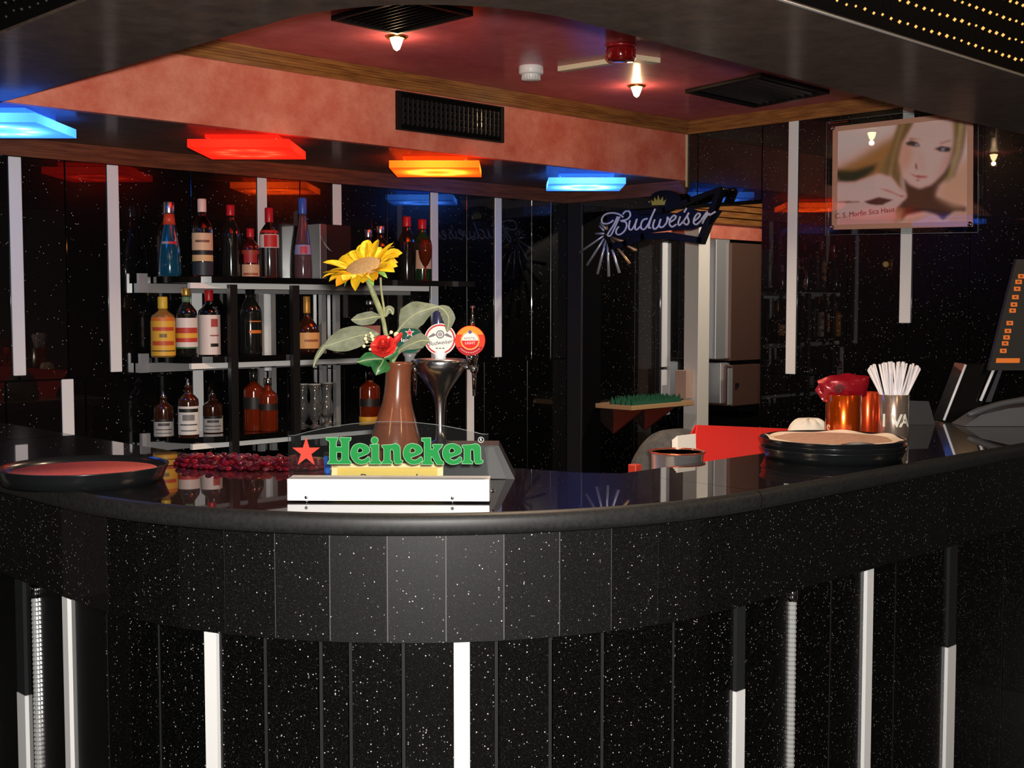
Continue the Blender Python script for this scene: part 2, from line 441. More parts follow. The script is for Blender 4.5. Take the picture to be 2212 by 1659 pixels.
# ================================================================== bar counter
R0, CX, CY = .95, 2.1, 2.44
LARC = R0*PI/2
def path(s, off=0):
    """point on the face line of the bar, s from the start of the bend; off outward"""
    if s < 0: return Vector((CX-s, CY-R0-off, 0)), Vector((0,-1,0))
    if s < LARC:
        a = PI*1.5 - s/R0; n = Vector((math.cos(a), math.sin(a), 0))
        return Vector((CX, CY, 0)) + n*(R0+off), n
    return Vector((CX-R0-off, CY+s-LARC, 0)), Vector((-1,0,0))
S0, S1 = -(XR-CX), LARC+1.9
def slabs(m, s0, s1, z0, z1, off, th, n=1, gap=.0015, bev=.0):
    """curved slab following the bar face"""
    rows = []
    for i in range(n+1):
        s = s0+gap/2+(s1-s0-gap)*i/n
        a, nn = path(s, off); b = a - nn*th
        rows.append([b+UP*z0, a+UP*(z0), a+UP*z1, b+UP*z1])
    vs = [p for r in rows for p in r]; fs = []
    for i in range(n):
        for j in range(4):
            k = (j+1) % 4; fs.append((i*4+j, i*4+k, (i+1)*4+k, (i+1)*4+j))
    fs += [(3,2,1,0), (n*4, n*4+1, n*4+2, n*4+3)]
    m.add(vs, fs)
    return m
bar = thing('bar_counter', 'curved L-shaped bar front of black sparkling granite with upright white strips', 'bar counter', (1.6,1.9,0))
m = MB()
slabs(m, S0, 0, 0, 1.085, -.045, .05, 2); slabs(m, 0, LARC, 0, 1.085, -.045, .05, 24); slabs(m, LARC, S1, 0, 1.085, -.045, .05, 2)
obj('core', m, VOID, bar)
tw, ts = .1085, .0045
ZF0, ZF1 = .879, 1.088
for i in range(14): obj('tile', slabs(MB(), ts+i*tw, ts+(i+1)*tw, ZF0, ZF1, 0, .044, 1, .0022), G_FRONT, bar)
s = ts
while s > S0+.05:
    e = max(S0, s-.93); obj('tile', slabs(MB(), e, s, ZF0, ZF1, 0, .044, 1, .0022), G_FRONT, bar); s = e
s = ts+14*tw
while s < S1-.05:
    e = min(S1, s+.6); obj('tile', slabs(MB(), s, e, ZF0, ZF1, 0, .044, 1, .0022), G_FRONT, bar); s = e
# grout behind the tile joints
m = MB(); slabs(m, 0, LARC, ZF0+.001, ZF1-.001, -.0025, .03, 28); obj('grout', m, plain((.10,.10,.10), .7), bar)
# lower row: strips and panels
OL = -.03
whites = [(1.658,.0,.866,.026),(1.140,0,.876,.0285),(.625,0,.876,.030),(-.054,0,.688,.032),(-.585,0,.876,.030),(-1.018,0,.597,.046),(1.905,0,.594,.045)]
ropes = [(1.826,.866),(-.257,.876)]
lines = [1.29, 1.02, .902, .842, .738, .556, .446, .332, .154, -.424, -.726, -1.348, -1.75, -2.1, 1.48, 2.1, 2.35, 2.7]
stops = sorted([(w[0]-w[3]/2, w[0]+w[3]/2) for w in whites] + [(r[0]-.012, r[0]+.012) for r in ropes] + [(l-.004, l+.004) for l in lines])
prev = S0
for a, b in stops + [(S1, S1)]:
    if a-prev > .01: obj('panel', slabs(MB(), prev, a, 0, ZF0-.003, OL, .012, (2 if a-prev > .15 else 1) if 0 < a < LARC+.1 else 1, .002), G_LOW, bar)
    prev = b
for l in lines: obj('joint_bead', slabs(MB(), l-.0032, l+.0032, 0, ZF0-.004, OL-.002, .008, 1, 0), plain((.024,.024,.024), .3), bar)
for s, z0, z1, w in whites:
    p, n = path(s, OL); t = Vector((-n.y, n.x, 0))
    obj('white_strip', MB().obox(p+n*.001+UP*((z0+z1)/2), (t, n, UP), (w/2, .008, (z1-z0)/2)), STRIP, bar)
    if z1 < .8: obj('dark_strip', MB().obox(p+n*.0+UP*((z1+ZF0-.004)/2+.001), (t, n, UP), (w/2*.95, .008, (ZF0-.004-z1)/2)), plain((.02,.021,.022), .25, coat=.5), bar)
for s, z1 in ropes:
    p, n = path(s, OL); t = Vector((-n.y, n.x, 0)); m = MB()
    prof = []
    z = .3
    while z < z1-.012: prof += [(.0085, z), (.0105, z+.004)]; z += .0105
    m.lathe(prof, p+n*.002, 10, smooth=False)
    obj('ribbed_rod', m, plain((.85,.87,.86), .12, metal=.6), bar)
    obj('rod_cap', MB().lathe([(.011,z1-.03),(.012,z1-.006),(.008,z1-.002)], p+n*.002, 12), CHROME, bar)

# counter top in three slabs
ZT = 1.13
def top_in(s):
    if s < 0:
        x = CX - s; y = 1.80 if x < 3.3 else (2.15 if x > 3.5 else 1.80+.35*(x-3.3)/.2)
        return Vector((x, y, 0))
    if s <= LARC:
        k = [(2.10,1.80),(2.045,1.87),(1.99,2.05),(1.93,2.30),(1.78,2.55),(1.62,2.72)]
        u = s/LARC*(len(k)-1); i = min(int(u), len(k)-2); f = u-i
        return Vector((k[i][0]*(1-f)+k[i+1][0]*f, k[i][1]*(1-f)+k[i+1][1]*f, 0))
    return Vector((1.60, 2.72+(s-LARC)*.88, 0))
top = thing('countertop', 'glossy black granite countertop with rounded grey nosing along the bar', 'countertop', (1.6,1.9,ZT-.04))
def slab(ss, name='slab'):
    m = MB(); rows, nose = [], []
    for s in ss:
        a, n = path(s, .062); i = top_in(s)
        bz = ZT-.040
        nz = [(0.016,ZT),(.008,ZT-.0015),(.0025,ZT-.006),(0,ZT-.014),(.0005,ZT-.028),(.004,ZT-.036),(.012,bz)]
        nose.append([a - n*d + UP*z for d, z in nz])
        rows.append([a-n*.016+UP*ZT, i+UP*ZT, i+UP*bz, a-n*.012+UP*bz])
    m.grid(rows, 0, False); m.grid([list(reversed(r)) for r in nose], 1, True)
    for r, q in ((rows[0], nose[0]), (rows[-1], nose[-1])): m.add(list(q)+[r[2], r[1]], [tuple(range(len(q)+2))])
    o = obj(name, m, [G_TOP, G_EDGE], top)
g = .0012
slab([S0, -1.45, -1.40, -1.2, -1.15, -.3, -.0+-g]); slab([g+(LARC-2*g)*i/30 for i in range(31)]); slab([LARC+g, LARC+.5, LARC+1.2, S1])

# worktop on the barman's side
one('back_worktop', MB().box((2.25,1.83,.955),(3.2,2.35,1.0), bev=.004).box((2.3,1.86,0),(3.15,2.3,.955)), STEEL, 'steel worktop behind the right arm of the bar', 'worktop')


# ================================================================== lights on the bulkhead and ceiling
def square_light(name, label, px, py, side, color, glow, power, hot, s_rgb):
    """two stacked square plates of coloured acrylic with a lamp inside the big one"""
    zb = 2.052
    c = on_z(px, py, zb)                                   # its nearest lower right corner
    c = c - RGT*side/2 + FWD*side/2
    t = thing(name, label, 'ceiling light', c, 'square acrylic lights under the bulkhead')
    sh = lampshell(name + '_' + hot, color, glow)
    h = side/2; ax = (RGT, FWD, UP)
    obj('lower_box', MB().obox(c+UP*.014, ax, (h, h, .014)), sh, t)
    obj('upper_plate', MB().obox(c+UP*.0445, ax, (h*.72, h*.72, .006)), sh, t)
    obj('spacer', MB().obox(c+UP*.0333, ax, (h*.55, h*.55, .005)), BLACK, t)
    for i in (-1, 1):
        p = c + RGT*(h*.68*i) - FWD*h*.6
        obj('clip', MB().tube([p+UP*.028, p+UP*.0508], .004, 8), CHROME, t)
    for i in range(8):                                     # the ring-shaped tube inside
        an = 2*PI*(i+.5)/8; q = RGT*(.092*math.cos(an)) + FWD*(.092*math.sin(an)) + UP*.021
        l = lamp('light_tube', (0,0,0), power, (1,.95,.9), .004); l.parent = t; l.location = q
    return t
LC = 'square acrylic lights under the bulkhead'
square_light('square_light', 'blue square acrylic light at the left edge under the ceiling ring', 76, 264, .35, (.05,.24,1), 1.0, .5, 'blue', None)
square_light('square_light', 'red square acrylic light under the bulkhead above the bottles', 624, 318, .35, (1,.030,.012), .6, .11, 'red', None)
square_light('square_light', 'orange and yellow glowing square acrylic light left of the blue one', 1035, 362, .355, (1,.075,.004), .75, 1.1, 'orange', None)
square_light('square_light', 'blue square acrylic light right of the orange one near the corner', 1352, 397, .345, (.05,.24,1), .7, .8, 'cyan', None)

def bulb_light(px, py, label):
    p = on_z(px, py, ZC-.042); c = Vector((p.x, p.y, ZC))
    t = thing('spotlight', label, 'spotlight', c, 'small spotlights in the crimson ceiling')
    obj('ring', MB().lathe([(.036,0),(.036,-.004),(.03,-.008),(.024,-.008),(.024,-.001)], c, 20), GOLD, t)
    obj('bulb', MB().lathe([(.002,-.046),(.010,-.040),(.016,-.025),(.021,-.010),(.020,-.006)], c, 16), emitter('bulb_glow', (1,.72,.35), 30), t)
    l = lamp('bulb_lamp', c - UP*.058, .7, (1,.6,.34), .012); l.parent = t; l.location = (0,0,-.058)
    d = bpy.data.lights.new('downlight', 'SPOT'); d.energy = 44; d.color = (1,.74,.5); d.spot_size = 2.3; d.spot_blend = .8; d.shadow_soft_size = .02
    l = bpy.data.objects.new('downlight', d); COL.objects.link(l); l.parent = t; l.location = (0,0,-.06)
bulb_light(857, 107, 'small glowing spotlight beside the louvred vent at the top')
bulb_light(1375, 208, 'small glowing spotlight under the white trunking on the ceiling')
bulb_light(1240, -150, 'small spotlight in the ceiling above the bar corner')
# unseen lamps added to brighten the room in front of the bar
for x, y, lb in ((-.9,1.3,'far left of the bar'),(1.2,-.8,'behind the camera'),(2.9,-.6,'in front of the right arm'),(3.6,.35,'nearest the right wall')):
    t = thing('spotlight', 'added warm fill spotlight in the black ceiling ' + lb, 'spotlight', (x,y,2.6), 'added fill spotlights')
    obj('ring', MB().lathe([(.04,0),(.04,-.006),(.03,-.008),(.026,-.008)], (x,y,2.6), 18), GOLD, t)
    obj('bulb', MB().lathe([(.002,-.04),(.012,-.034),(.02,-.012),(.02,-.006)], (x,y,2.6), 14), emitter('bulb_fill', (1,.66,.3), 22), t)
    l = lamp('room_fill_lamp', (0,0,0), 9, (1,.62,.34), .02); l.parent = t; l.location = (0,0,-.07)

# lamp in the passage and two unseen wall lamps added for right-wall glints
t = thing('spotlight', 'ceiling lamp of the passage behind the doorway', 'spotlight', Vector((5.55,3.15,2.349)))
obj('ring', MB().lathe([(.05,0),(.05,-.006),(.04,-.01),(.034,-.01)], (5.55,3.15,2.349), 18), GOLD, t)
obj('bulb', MB().lathe([(.002,-.04),(.016,-.034),(.026,-.012),(.026,-.006)], (5.55,3.15,2.349), 14), emitter('bulb_passage', (1,.8,.6), 12), t)
l = lamp('passage_lamp', (0,0,0), 42, (1,.86,.72), .03); l.parent = t; l.location = (0,0,-.08)
struct('wall_left', MB().box((-2.2,-2.5,0),(-2.1,6,2.65)), VOID)
for y, z, lb in ((2.54,1.94,'unseen wall lamp added for glints, on the far left wall nearer the entrance'),(3.87,1.88,'unseen wall lamp added for glints, on the far left wall nearer the shelves')):
    c = Vector((-2.0, y, z)); t = thing('glint_wall_lamp', lb, 'wall lamp', Vector((-2.0995,y,z-.06)))
    obj('plate', MB().box((-2.0995,y-.03,z-.06),(-2.085,y+.03,z+.06), bev=.003), GOLD, t)
    obj('arm', MB().tube([(-2.085,y,z-.03),(-2.03,y,z-.04),(-2.0,y,z-.03)], .006, 8), GOLD, t)
    obj('bulb', MB().ball(c, .028, 14, 10), emitter('bulb_added_wall', (1,.55,.2), 30), t)
# smoke detector
c = on_z(1147, 143, ZC); c.z = ZC
t = thing('smoke_detector', 'round white smoke detector on the crimson ceiling', 'smoke detector', c)
obj('base', MB().lathe([(.044,0),(.045,-.004),(.045,-.026),(.042,-.03),(.033,-.032)], c, 28), WHITE, t)
m = MB().lathe([(.033,-.03),(.034,-.034),(.029,-.05),(.026,-.052),(0.001,-.053)], c, 28)
obj('chamber', m, WHITE, t)
m = MB()
for k in range(20):
    a = 2*PI*k/20; d = Vector((math.cos(a), math.sin(a), 0)); m.obox(c+d*.0315-UP*.042, (d, UP.cross(d), UP), (.003, .0015, .007))
obj('slot_ribs', m, plain((.55,.55,.53)), t, kind='stuff')
# red sounder and white cable trunking
c = on_z(1341, 96, ZC); c.z = ZC
t = thing('alarm_sounder', 'dark red translucent round alarm sounder on the ceiling', 'alarm', c)
obj('base', MB().lathe([(.05,0),(.052,-.006),(.05,-.012)], c, 26), plain((.25,.01,.01), .3, coat=1), t)
obj('dome', MB().lathe([(.048,-.012),(.05,-.03),(.049,-.046),(.044,-.055),(.02,-.058),(.001,-.058)], c, 26), plain((.22,.006,.006), .12, coat=1, trans=.3), t)
m = MB()
for k in range(12):
    a = 2*PI*k/12; d = Vector((math.cos(a), math.sin(a), 0)); m.tube([c+d*.0495-UP*.016, c+d*.0495-UP*.048], .0016, 5)
obj('ribs', m, plain((.35,.01,.01), .2, coat=1), t, kind='stuff')
a, b, d = on_z(1210, 154, ZC-.016), on_z(1368, 130, ZC-.016), on_z(1412, 136, ZC-.016)
m = MB()
def run(m, a, b, w, z0, z1, over=0):
    t = (b-a).normalized(); n = UP.cross(t); a = a - t*over; b = b + t*over
    m.oprism([a+n*w/2, b+n*w/2, b-n*w/2, a-n*w/2], (0,0,z1-z0))
a.z = b.z = d.z = ZC-.018
run(m, a, b, .03, 0, .0175, .0); run(m, b, d, .045, -.0, .0175, .012)
t = one('cable_trunking', m, CREAM, 'cream plastic cable trunking with a bend running past the alarm sounder', 'trunking')

# ceiling vents
def grille(name, label, quad, n, normal, nslat_dir=0, frame=.022):
    """black louvred grille from its four corners"""
    q = [Vector(p) for p in quad]; nrm = Vector(normal)
    c = sum(q, Vector((0,0,0)))/4
    t = thing(name, label, 'vent', c)
    obj('backing', MB().oprism([p+nrm*.001 for p in q], nrm*.003), VOID, t)
    m = MB()
    for i in range(4):
        a, b = q[i], q[(i+1) % 4]; ia, ib = a.lerp(c, frame*4), b.lerp(c, frame*4)
        m.oprism([a, b, ib, ia], nrm*.014)
    obj('frame', m, mat('vent_black', (.008,.007,.007), .5, spec=.2), t)
    A, B, C_, D = (q[0], q[1], q[2], q[3]) if nslat_dir == 0 else (q[1], q[2], q[3], q[0])
    me = mat('slat_black', (.012,.010,.010), .4, spec=.3)
    for k in range(1, n):
        f = frame*2.2+(1-frame*4.4)*k/n; p0 = A.lerp(D, f).lerp(c, .06); p1 = B.lerp(C_, f).lerp(c, .06)
        d = (D-A).normalized()*.006
        obj('slat', MB().oprism([p0-d+nrm*.003, p1-d+nrm*.003, p1+d+nrm*.012, p0+d+nrm*.012], (D-A).normalized()*.0012), me, t)
    return t
v0 = on_z(1480, 193, ZC); v2 = on_z(1792, 195, ZC); v3 = on_z(1630, 226, ZC)
v1 = v0+v2-v3
grille('ceiling_vent', 'square black louvred vent in the ceiling at the right', [Vector((v.x,v.y,ZC-.0005)) for v in (v0,v1,v2,v3)], 9, (0,0,-1), 1)
w0 = on_z(858, 65, ZC); w1 = on_z(715, 34, ZC); w2 = on_z(1022, 24, ZC)
w3 = w1+w2-w0
grille('ceiling_vent', 'square black louvred vent in the ceiling half hidden by the dark ring', [Vector((v.x,v.y,ZC-.0005)) for v in (w1,w0,w2,w3)], 9, (0,0,-1), 1)
xa, xb = on_y(854,240,YF).x, on_y(1084,270,YF).x
yq = YF-.0005
t = grille('air_grille', 'long black air grille in the pink bulkhead face', [(xa,yq,2.168),(xb,yq,2.168),(xb,yq,2.312),(xa,yq,2.312)], 5, (0,-1,0), 0, .016)
vm = mat('vane_black', (.03,.028,.028), .25, coat=.5)
for k in range(22):
    x = xa+.03+(xb-xa-.06)*k/21
    obj('vane', MB().box((x-.0012,yq-.013,2.19),(x+.0012,yq-.004,2.29)), vm, t)

# ================================================================== bead curtains outside the ring
def beads(name, label, pts, rows, material, jit):
    m = MB(); rnd = random.Random(3)
    for p in pts:
        m.tube([p+UP*.36, p+UP*(rows[0])], .0005, 3, 1)
        for z in rows:
            q = p+UP*(z+rnd.uniform(-jit, jit)); r = rnd.uniform(.0035,.0055)
            m.add([q+Vector(d)*r for d in ((1,0,0),(-1,0,0),(0,1,0),(0,-1,0),(0,0,1),(0,0,-1))],
                  [(0,2,4),(2,1,4),(1,3,4),(3,0,4),(2,0,5),(1,2,5),(3,1,5),(0,3,5)], 0, True)
    o = one(name, m, [material, VOID], label, name.replace('_', ' ')); o['kind'] = 'stuff'
    return o
GB = mat('bead_gold', s2l(250,190,80), .3, metal=1, emit=(1,.5,.12), estr=1.1)  # glow added to the gold beads in place of flash glints
beads('gold_beads', 'strings of tiny gold beads with an added glow hanging along the right outer edge of the dark ring', [Vector((2.0+.037*i, 1.392, ZS)) for i in range(64)], [.030+.046*k for k in range(7)], GB, .002)
beads('bead_curtain', 'black bead curtain hanging at the top left corner outside the ring', [Vector((1.105-.05*j, 2.2+.04*i, ZS)) for i in range(40) for j in range(2)], [.02+.06*k for k in range(7)], mat('bead_black', (.03,.035,.03), .15, coat=1), .006)

# ================================================================== shelves behind the bar
shelf_y0 = YB-.25
Z1, Z2, Z3 = 1.620, 1.312, 1.003
xl, xr = 2.30, 3.86
su = thing('wall_shelf_unit', 'three black glass shelves on white metal rails and posts behind the bar', 'shelf unit', ((xl+xr)/2, YB-.12, .9))
def board(x0, x1, z):
    pts = [(x0+.02,YB-.012)] + [(x0+.02+.20*(1-math.cos(a)), YB-.05-(.20)*math.sin(a)) for a in [PI/2*i/8 for i in range(9)]] + [(x1,shelf_y0),(x1,YB-.012)]
    return MB().prism(pts, z-.024, z)
for z, x1 in ((Z1,xr),(Z2,3.55),(Z3,3.55)):
    obj('shelf_board', board(xl+.06, x1, z), BLACKG, su)
    obj('wall_rail', MB().box((xl,YB-.03,z-.062),(x1-.2,YB-.0075,z-.026)).box((xl,YB-.05,z-.062),(xl+.035,YB-.0305,z+.012)), ALU, su)
    obj('front_rail', MB().box((xl+.12,shelf_y0+.03,z-.046),(x1-.25,shelf_y0+.05,z-.0245)), plain((.86,.86,.83), .35), su)
for px, w in ((575,.034),(712,.05)):
    x = on_y(px, 700, YB-.02).x
    for d in (-w/2-.012, w/2+.012):
        obj('upright', MB().box((x+d-.012,YB-.03,.9),(x+d+.012,YB-.0075,Z1-.063)), ALU, su)
for px in (503, 637):
    p = on_y(px, 780, shelf_y0-.012)
    obj('front_post', MB().box((p.x-.016,shelf_y0-.026,.55),(p.x+.016,shelf_y0-.002,Z1-.03)), BLACK, su)

# ------------------------------------------------------------------ bottles
def profile(kind, H, R):
    P = {
     'round':  [(.0,.0),(.96,.0),(1,.03),(1,.60),(.93,.66),(.62,.73),(.40,.77),(.36,.80),(.35,.93),(.40,.935),(.40,.96),(.38,1)],
     'square': [(.0,.0),(.97,.0),(1,.02),(1,.64),(.95,.69),(.60,.74),(.42,.77),(.36,.80),(.34,.94),(.38,.95),(.38,1)],
     'taper':  [(.0,.0),(.95,.0),(1,.04),(.98,.2),(.90,.36),(.72,.52),(.50,.68),(.40,.76),(.38,.93),(.42,.935),(.42,1)],
     'bulb':   [(.0,.0),(.85,.0),(.95,.03),(1,.2),(1,.36),(.90,.46),(.62,.54),(.32,.62),(.24,.68),(.22,.94),(.27,.95),(.27,1)],
     'wine':   [(.0,.0),(.97,.0),(1,.03),(1,.58),(.92,.65),(.66,.72),(.44,.78),(.40,.82),(.38,.93),(.42,.94),(.42,1)],
     'spout':  [(.0,.0),(.97,.0),(1,.02),(1,.60),(.96,.65),(.66,.71),(.38,.75),(.34,.84),(.38,.845),(.38,.87),(.10,.88)],
    }[kind]
    return [(max(1e-6, r*R), z*H) for r, z in P]
def rad_at(prof, z):
    for (r0,z0),(r1,z1) in zip(prof, prof[1:]):
        if z0 <= z <= z1 and z1 > z0: return r0+(r1-r0)*(z-z0)/(z1-z0)
    return prof[-1][0]
def bottle(name, label, px, py_top, z, width_px, kind, glass, cap=None, labels=(), group='bottles on the wall shelves', dy=0, capz=.80, squash=1, neckband=None, pourer=False, face=0):
    y = YB-.135+dy
    b = on_y(px, 700, y); p = Vector((b.x, y, z)); d = depth(p)
    zt = on_y(px, py_top, y).z
    H, R = zt-z, width_px/2*d/FPX
    t = thing(name, label, 'bottle', p, group)
    prof = profile(kind, H, R)
    if kind in ('square',) and squash != 1:
        pass
    view = math.atan2(-p.y, -p.x)
    cutz = capz*H if cap else H
    body = [q for q in prof if q[1] < cutz] + [(rad_at(prof, cutz), cutz)] if cap else prof
    obj('glass', MB().lathe(body, p, 22), glass, t)
    if cap:
        cr = max(rad_at(prof, cutz), rad_at(prof, H*.97))*1.08
        obj('cap', MB().lathe([(cr*.96,cutz),(cr,cutz+.003),(cr,H-.003),(cr*.9,H)], p, 18), cap, t)
    if neckband:
        z0, z1, mt = neckband
        obj('neck_band', MB().lathe([(rad_at(prof,z0*H)*1.12,z0*H),(rad_at(prof,z1*H)*1.12,z1*H)], p, 18), mt, t)
    if labels:
        m = MB(); mats = []
        for z0, z1, rgb, *arc in labels:
            half = arc[0] if arc else 1.25; shift = arc[1] if len(arc) > 1 else 0; lift = arc[2] if len(arc) > 2 else 0
            mt = plain(rgb, .5)
            if mt not in mats: mats.append(mt)
            n = 4
            pr = [(rad_at(prof, (z0+(z1-z0)*i/n)*H)*1.012+.0006+lift*.0004, (z0+(z1-z0)*i/n)*H) for i in range(n+1)]
            m.lathe(pr, p, 12, mats.index(mt), True, view-half+shift, view+half+shift)
        obj('label', m, mats, t)
    if pourer:
        obj('pourer', MB().lathe([(.010,H*.87),(.011,H*.885),(.006,H*.90),(.009,H*.915),(.005,H*.93),(.004,H*.965),(.002,H)], p, 12), CHROME, t)
    return t
G_BLUE = mat('blue_glass', (.006,.09,.17), .09, trans=.35, coat=1, coat_rough=.1)
G_CLEAR = mat('pale_glass', (.86,.90,.90), .09, trans=1, coat=1, coat_rough=.1)
G_DARK = mat('dark_glass', (.008,.009,.008), .10, coat=1, coat_rough=.1)
G_RED = mat('dark_red_glass', (.05,.006,.006), .10, coat=1, coat_rough=.1)
G_AMBER = mat('amber_glass', (.17,.018,.004), .09, trans=.25, coat=1, coat_rough=.1)
G_BROWN = mat('brown_glass', (.035,.010,.005), .10, coat=1, coat_rough=.1)
G_PINK = mat('pinkish_glass', (.20,.11,.13), .09, trans=.5, coat=1, coat_rough=.1)
G_YEL = mat('straw_glass', (.42,.22,.05), .09, trans=.4, coat=1, coat_rough=.1)
RED = plain(s2l(190,28,38), .35); SILV = STEEL; YEL = plain(s2l(214,180,56), .4); WHT = plain(s2l(236,206,196), .4)
BLU = plain(s2l(52,92,190), .35)
c_red, c_white, c_cream, c_yel, c_or, c_dark, c_green = s2l(192,44,46), s2l(226,214,206), s2l(220,190,150), s2l(222,168,54), s2l(206,112,40), s2l(28,24,24), s2l(60,110,70)
# top shelf
bottle('liqueur_bottle', 'blue liqueur bottle with silver and red neck on the top shelf', 369, 436, Z1, 50, 'taper', G_BLUE, SILV, [(.43,.465,s2l(190,40,60),.5,.3),(.43,.465,s2l(150,150,160),.4,-.5)], capz=.84, neckband=(.69,.835,plain(s2l(205,70,44),.4)))
bottle('spirit_bottle', 'clear spirit bottle with white cap and cream label on the top shelf', 440, 430, Z1, 45, 'round', G_CLEAR, WHT, [(.34,.56,c_cream),(.44,.47,s2l(120,80,60),.7,0,1),(.28,.34,c_dark),(.20,.28,s2l(216,184,130)),(.02,.19,s2l(40,50,58))], capz=.83)
bottle('wine_bottle', 'black wine bottle with red capsule, third on the top shelf', 501, 443, Z1, 40, 'wine', G_DARK, RED, [], capz=.85, dy=.03)
bottle('rum_bottle', 'short bottle with red cap and tan label under red shield', 543, 494, Z1, 38, 'round', G_RED, RED, [(.48,.56,s2l(150,60,44)),(.30,.48,s2l(160,36,40),.8),(.03,.27,s2l(212,176,140)),(.05,.1,s2l(160,90,70),.9,0,1)], capz=.82)
bottle('vodka_bottle', 'clear vodka bottle with red cap and red and white label', 584, 449, Z1, 42, 'round', G_CLEAR, RED, [(.43,.62,c_white),(.44,.61,s2l(200,48,44),.7,.15,1),(.64,.68,s2l(200,48,44))], capz=.79)
bottle('tall_bottle', 'tall pinkish bottle with blue cap right of the vodka bottle', 656, 428, Z1, 40, 'taper', G_PINK, BLU, [(.30,.42,s2l(150,150,200),1.2),(.31,.40,s2l(200,70,80),.4,.1,1)], capz=.80)
bottle('spirit_bottle', 'bottle with silver cap just behind the sunflower top', 823, 488, Z1, 40, 'round', G_DARK, SILV, [(.3,.5,c_cream)], capz=.86)
bottle('spirit_bottle', 'bottle with pale cap partly behind the sunflower petals, left of its twin', 797, 496, Z1-.0, 36, 'round', G_CLEAR, SILV, [], capz=.84, dy=-.04)
bottle('wine_bottle', 'black wine bottle with red capsule left of the orange goblet', 880, 468, Z1, 40, 'wine', G_DARK, RED, [], capz=.84, dy=.02)
bottle('wine_bottle', 'dark green wine bottle with red capsule and beige label behind the goblet', 913, 474, Z1, 42, 'wine', mat('green_glass', (.01,.03,.012), .1, coat=1, coat_rough=.1), RED, [(.20,.50,s2l(212,170,140),1.1)], capz=.84, dy=.02)
# middle shelf
bottle('rum_bottle', 'bottle with yellow cap and big yellow label on the middle shelf', 352, 641, Z2, 51, 'square', G_YEL, YEL, [(.03,.60,c_yel,1.4),(.60,.66,c_or),(.44,.50,s2l(190,70,40),1.0,0,1),(.20,.27,s2l(190,80,40),1.0,0,1),(.33,.39,s2l(120,100,40),.3,0,1),(.1,.115,c_dark,1.2,0,1)], capz=.80)
bottle('rum_bottle', 'bottle with gold cap and red, yellow and white striped label', 403, 621, Z2, 46, 'round', G_DARK, plain(s2l(196,150,70),.35,metal=.5), [(.42,.56,c_white),(.34,.42,s2l(190,60,46)),(.27,.34,s2l(232,176,60)),(.21,.27,s2l(196,60,50)),(.14,.21,c_white),(.12,.14,c_green)], capz=.88, neckband=(.79,.87,plain(s2l(120,150,110),.4)))
bottle('gin_bottle', 'bottle with red cap and white crest label on the middle shelf', 452, 626, Z2, 46, 'square', G_CLEAR, RED, [(.02,.62,c_white,1.4),(.44,.56,s2l(170,70,66),.35,.5,1),(.14,.19,c_dark,.4,.5,1),(.3,.32,s2l(150,80,80),.45,.5,1)], capz=.83)
bottle('whisky_bottle', 'tall black whisky bottle with slanted copper label stripes', 541, 612, Z2, 50, 'wine', G_DARK, G_DARK, [(.46,.475,c_or,.6,.5),(.30,.345,c_or,.6,.5)], capz=.9)
bottle('cognac_bottle', 'round-shouldered cognac bottle with gold neck and tan label', 663, 640, Z2, 54, 'bulb', G_BROWN, plain(s2l(206,150,70),.4,metal=.4), [(.08,.36,s2l(222,166,104),1.0,.35),(.20,.24,s2l(150,90,60),.6,.4,1)], capz=.70)
bottle('spirit_bottle', 'dark bottle behind the sunflower stem on the middle shelf', 800, 648, Z2, 44, 'round', G_DARK, SILV, [(.3,.5,s2l(200,150,140))], capz=.9)
# bottom shelf
bl = [(.02,.40,s2l(176,172,168),1.3),(.34,.40,c_dark,1.1,0,1),(.25,.31,s2l(70,68,70),.6,0,1),(.16,.18,s2l(60,60,60),.9,0,1),(.08,.10,s2l(90,90,90),.8,0,1)]
bottle('bourbon_bottle', 'small square black-label bourbon bottle, leftmost on the bottom shelf', 350, 845, Z3, 42, 'spout', G_BROWN, None, bl, pourer=True, dy=.04)
bottle('bourbon_bottle', 'black-label bourbon bottle with chrome pourer, tallest of the bottom shelf', 404, 818, Z3, 44, 'spout', G_BROWN, None, [(.06,.54,s2l(214,210,206),1.3),(.44,.50,c_dark,1.1,0,1),(.30,.40,s2l(120,118,118),.6,0,1),(.22,.24,s2l(60,60,60),.9,0,1),(.12,.14,s2l(90,90,90),.8,0,1)], pourer=True, dy=-.06)
bottle('bourbon_bottle', 'small square black-label bourbon bottle right of the pourer bottle', 457, 842, Z3, 42, 'spout', G_BROWN, None, bl, pourer=True, dy=.04)
bottle('whisky_bottle', 'amber red whisky bottle with slanted black label on the bottom shelf', 546, 797, Z3, 46, 'square', G_AMBER, G_DARK, [(.36,.55,c_dark,1.3)], capz=.80)
bottle('whisky_bottle', 'shorter amber whisky bottle right beside the taller amber one', 577, 816, Z3, 42, 'square', G_AMBER, CHROME, [(.40,.52,c_dark,1.2)], capz=.86, dy=-.05)
bottle('whisky_bottle', 'amber bottle on the bottom shelf behind the brown vase', 797, 800, Z3, 46, 'square', G_AMBER, G_DARK, [(.30,.45,c_dark,1.2),(.0,.1,c_yel)], capz=.82)

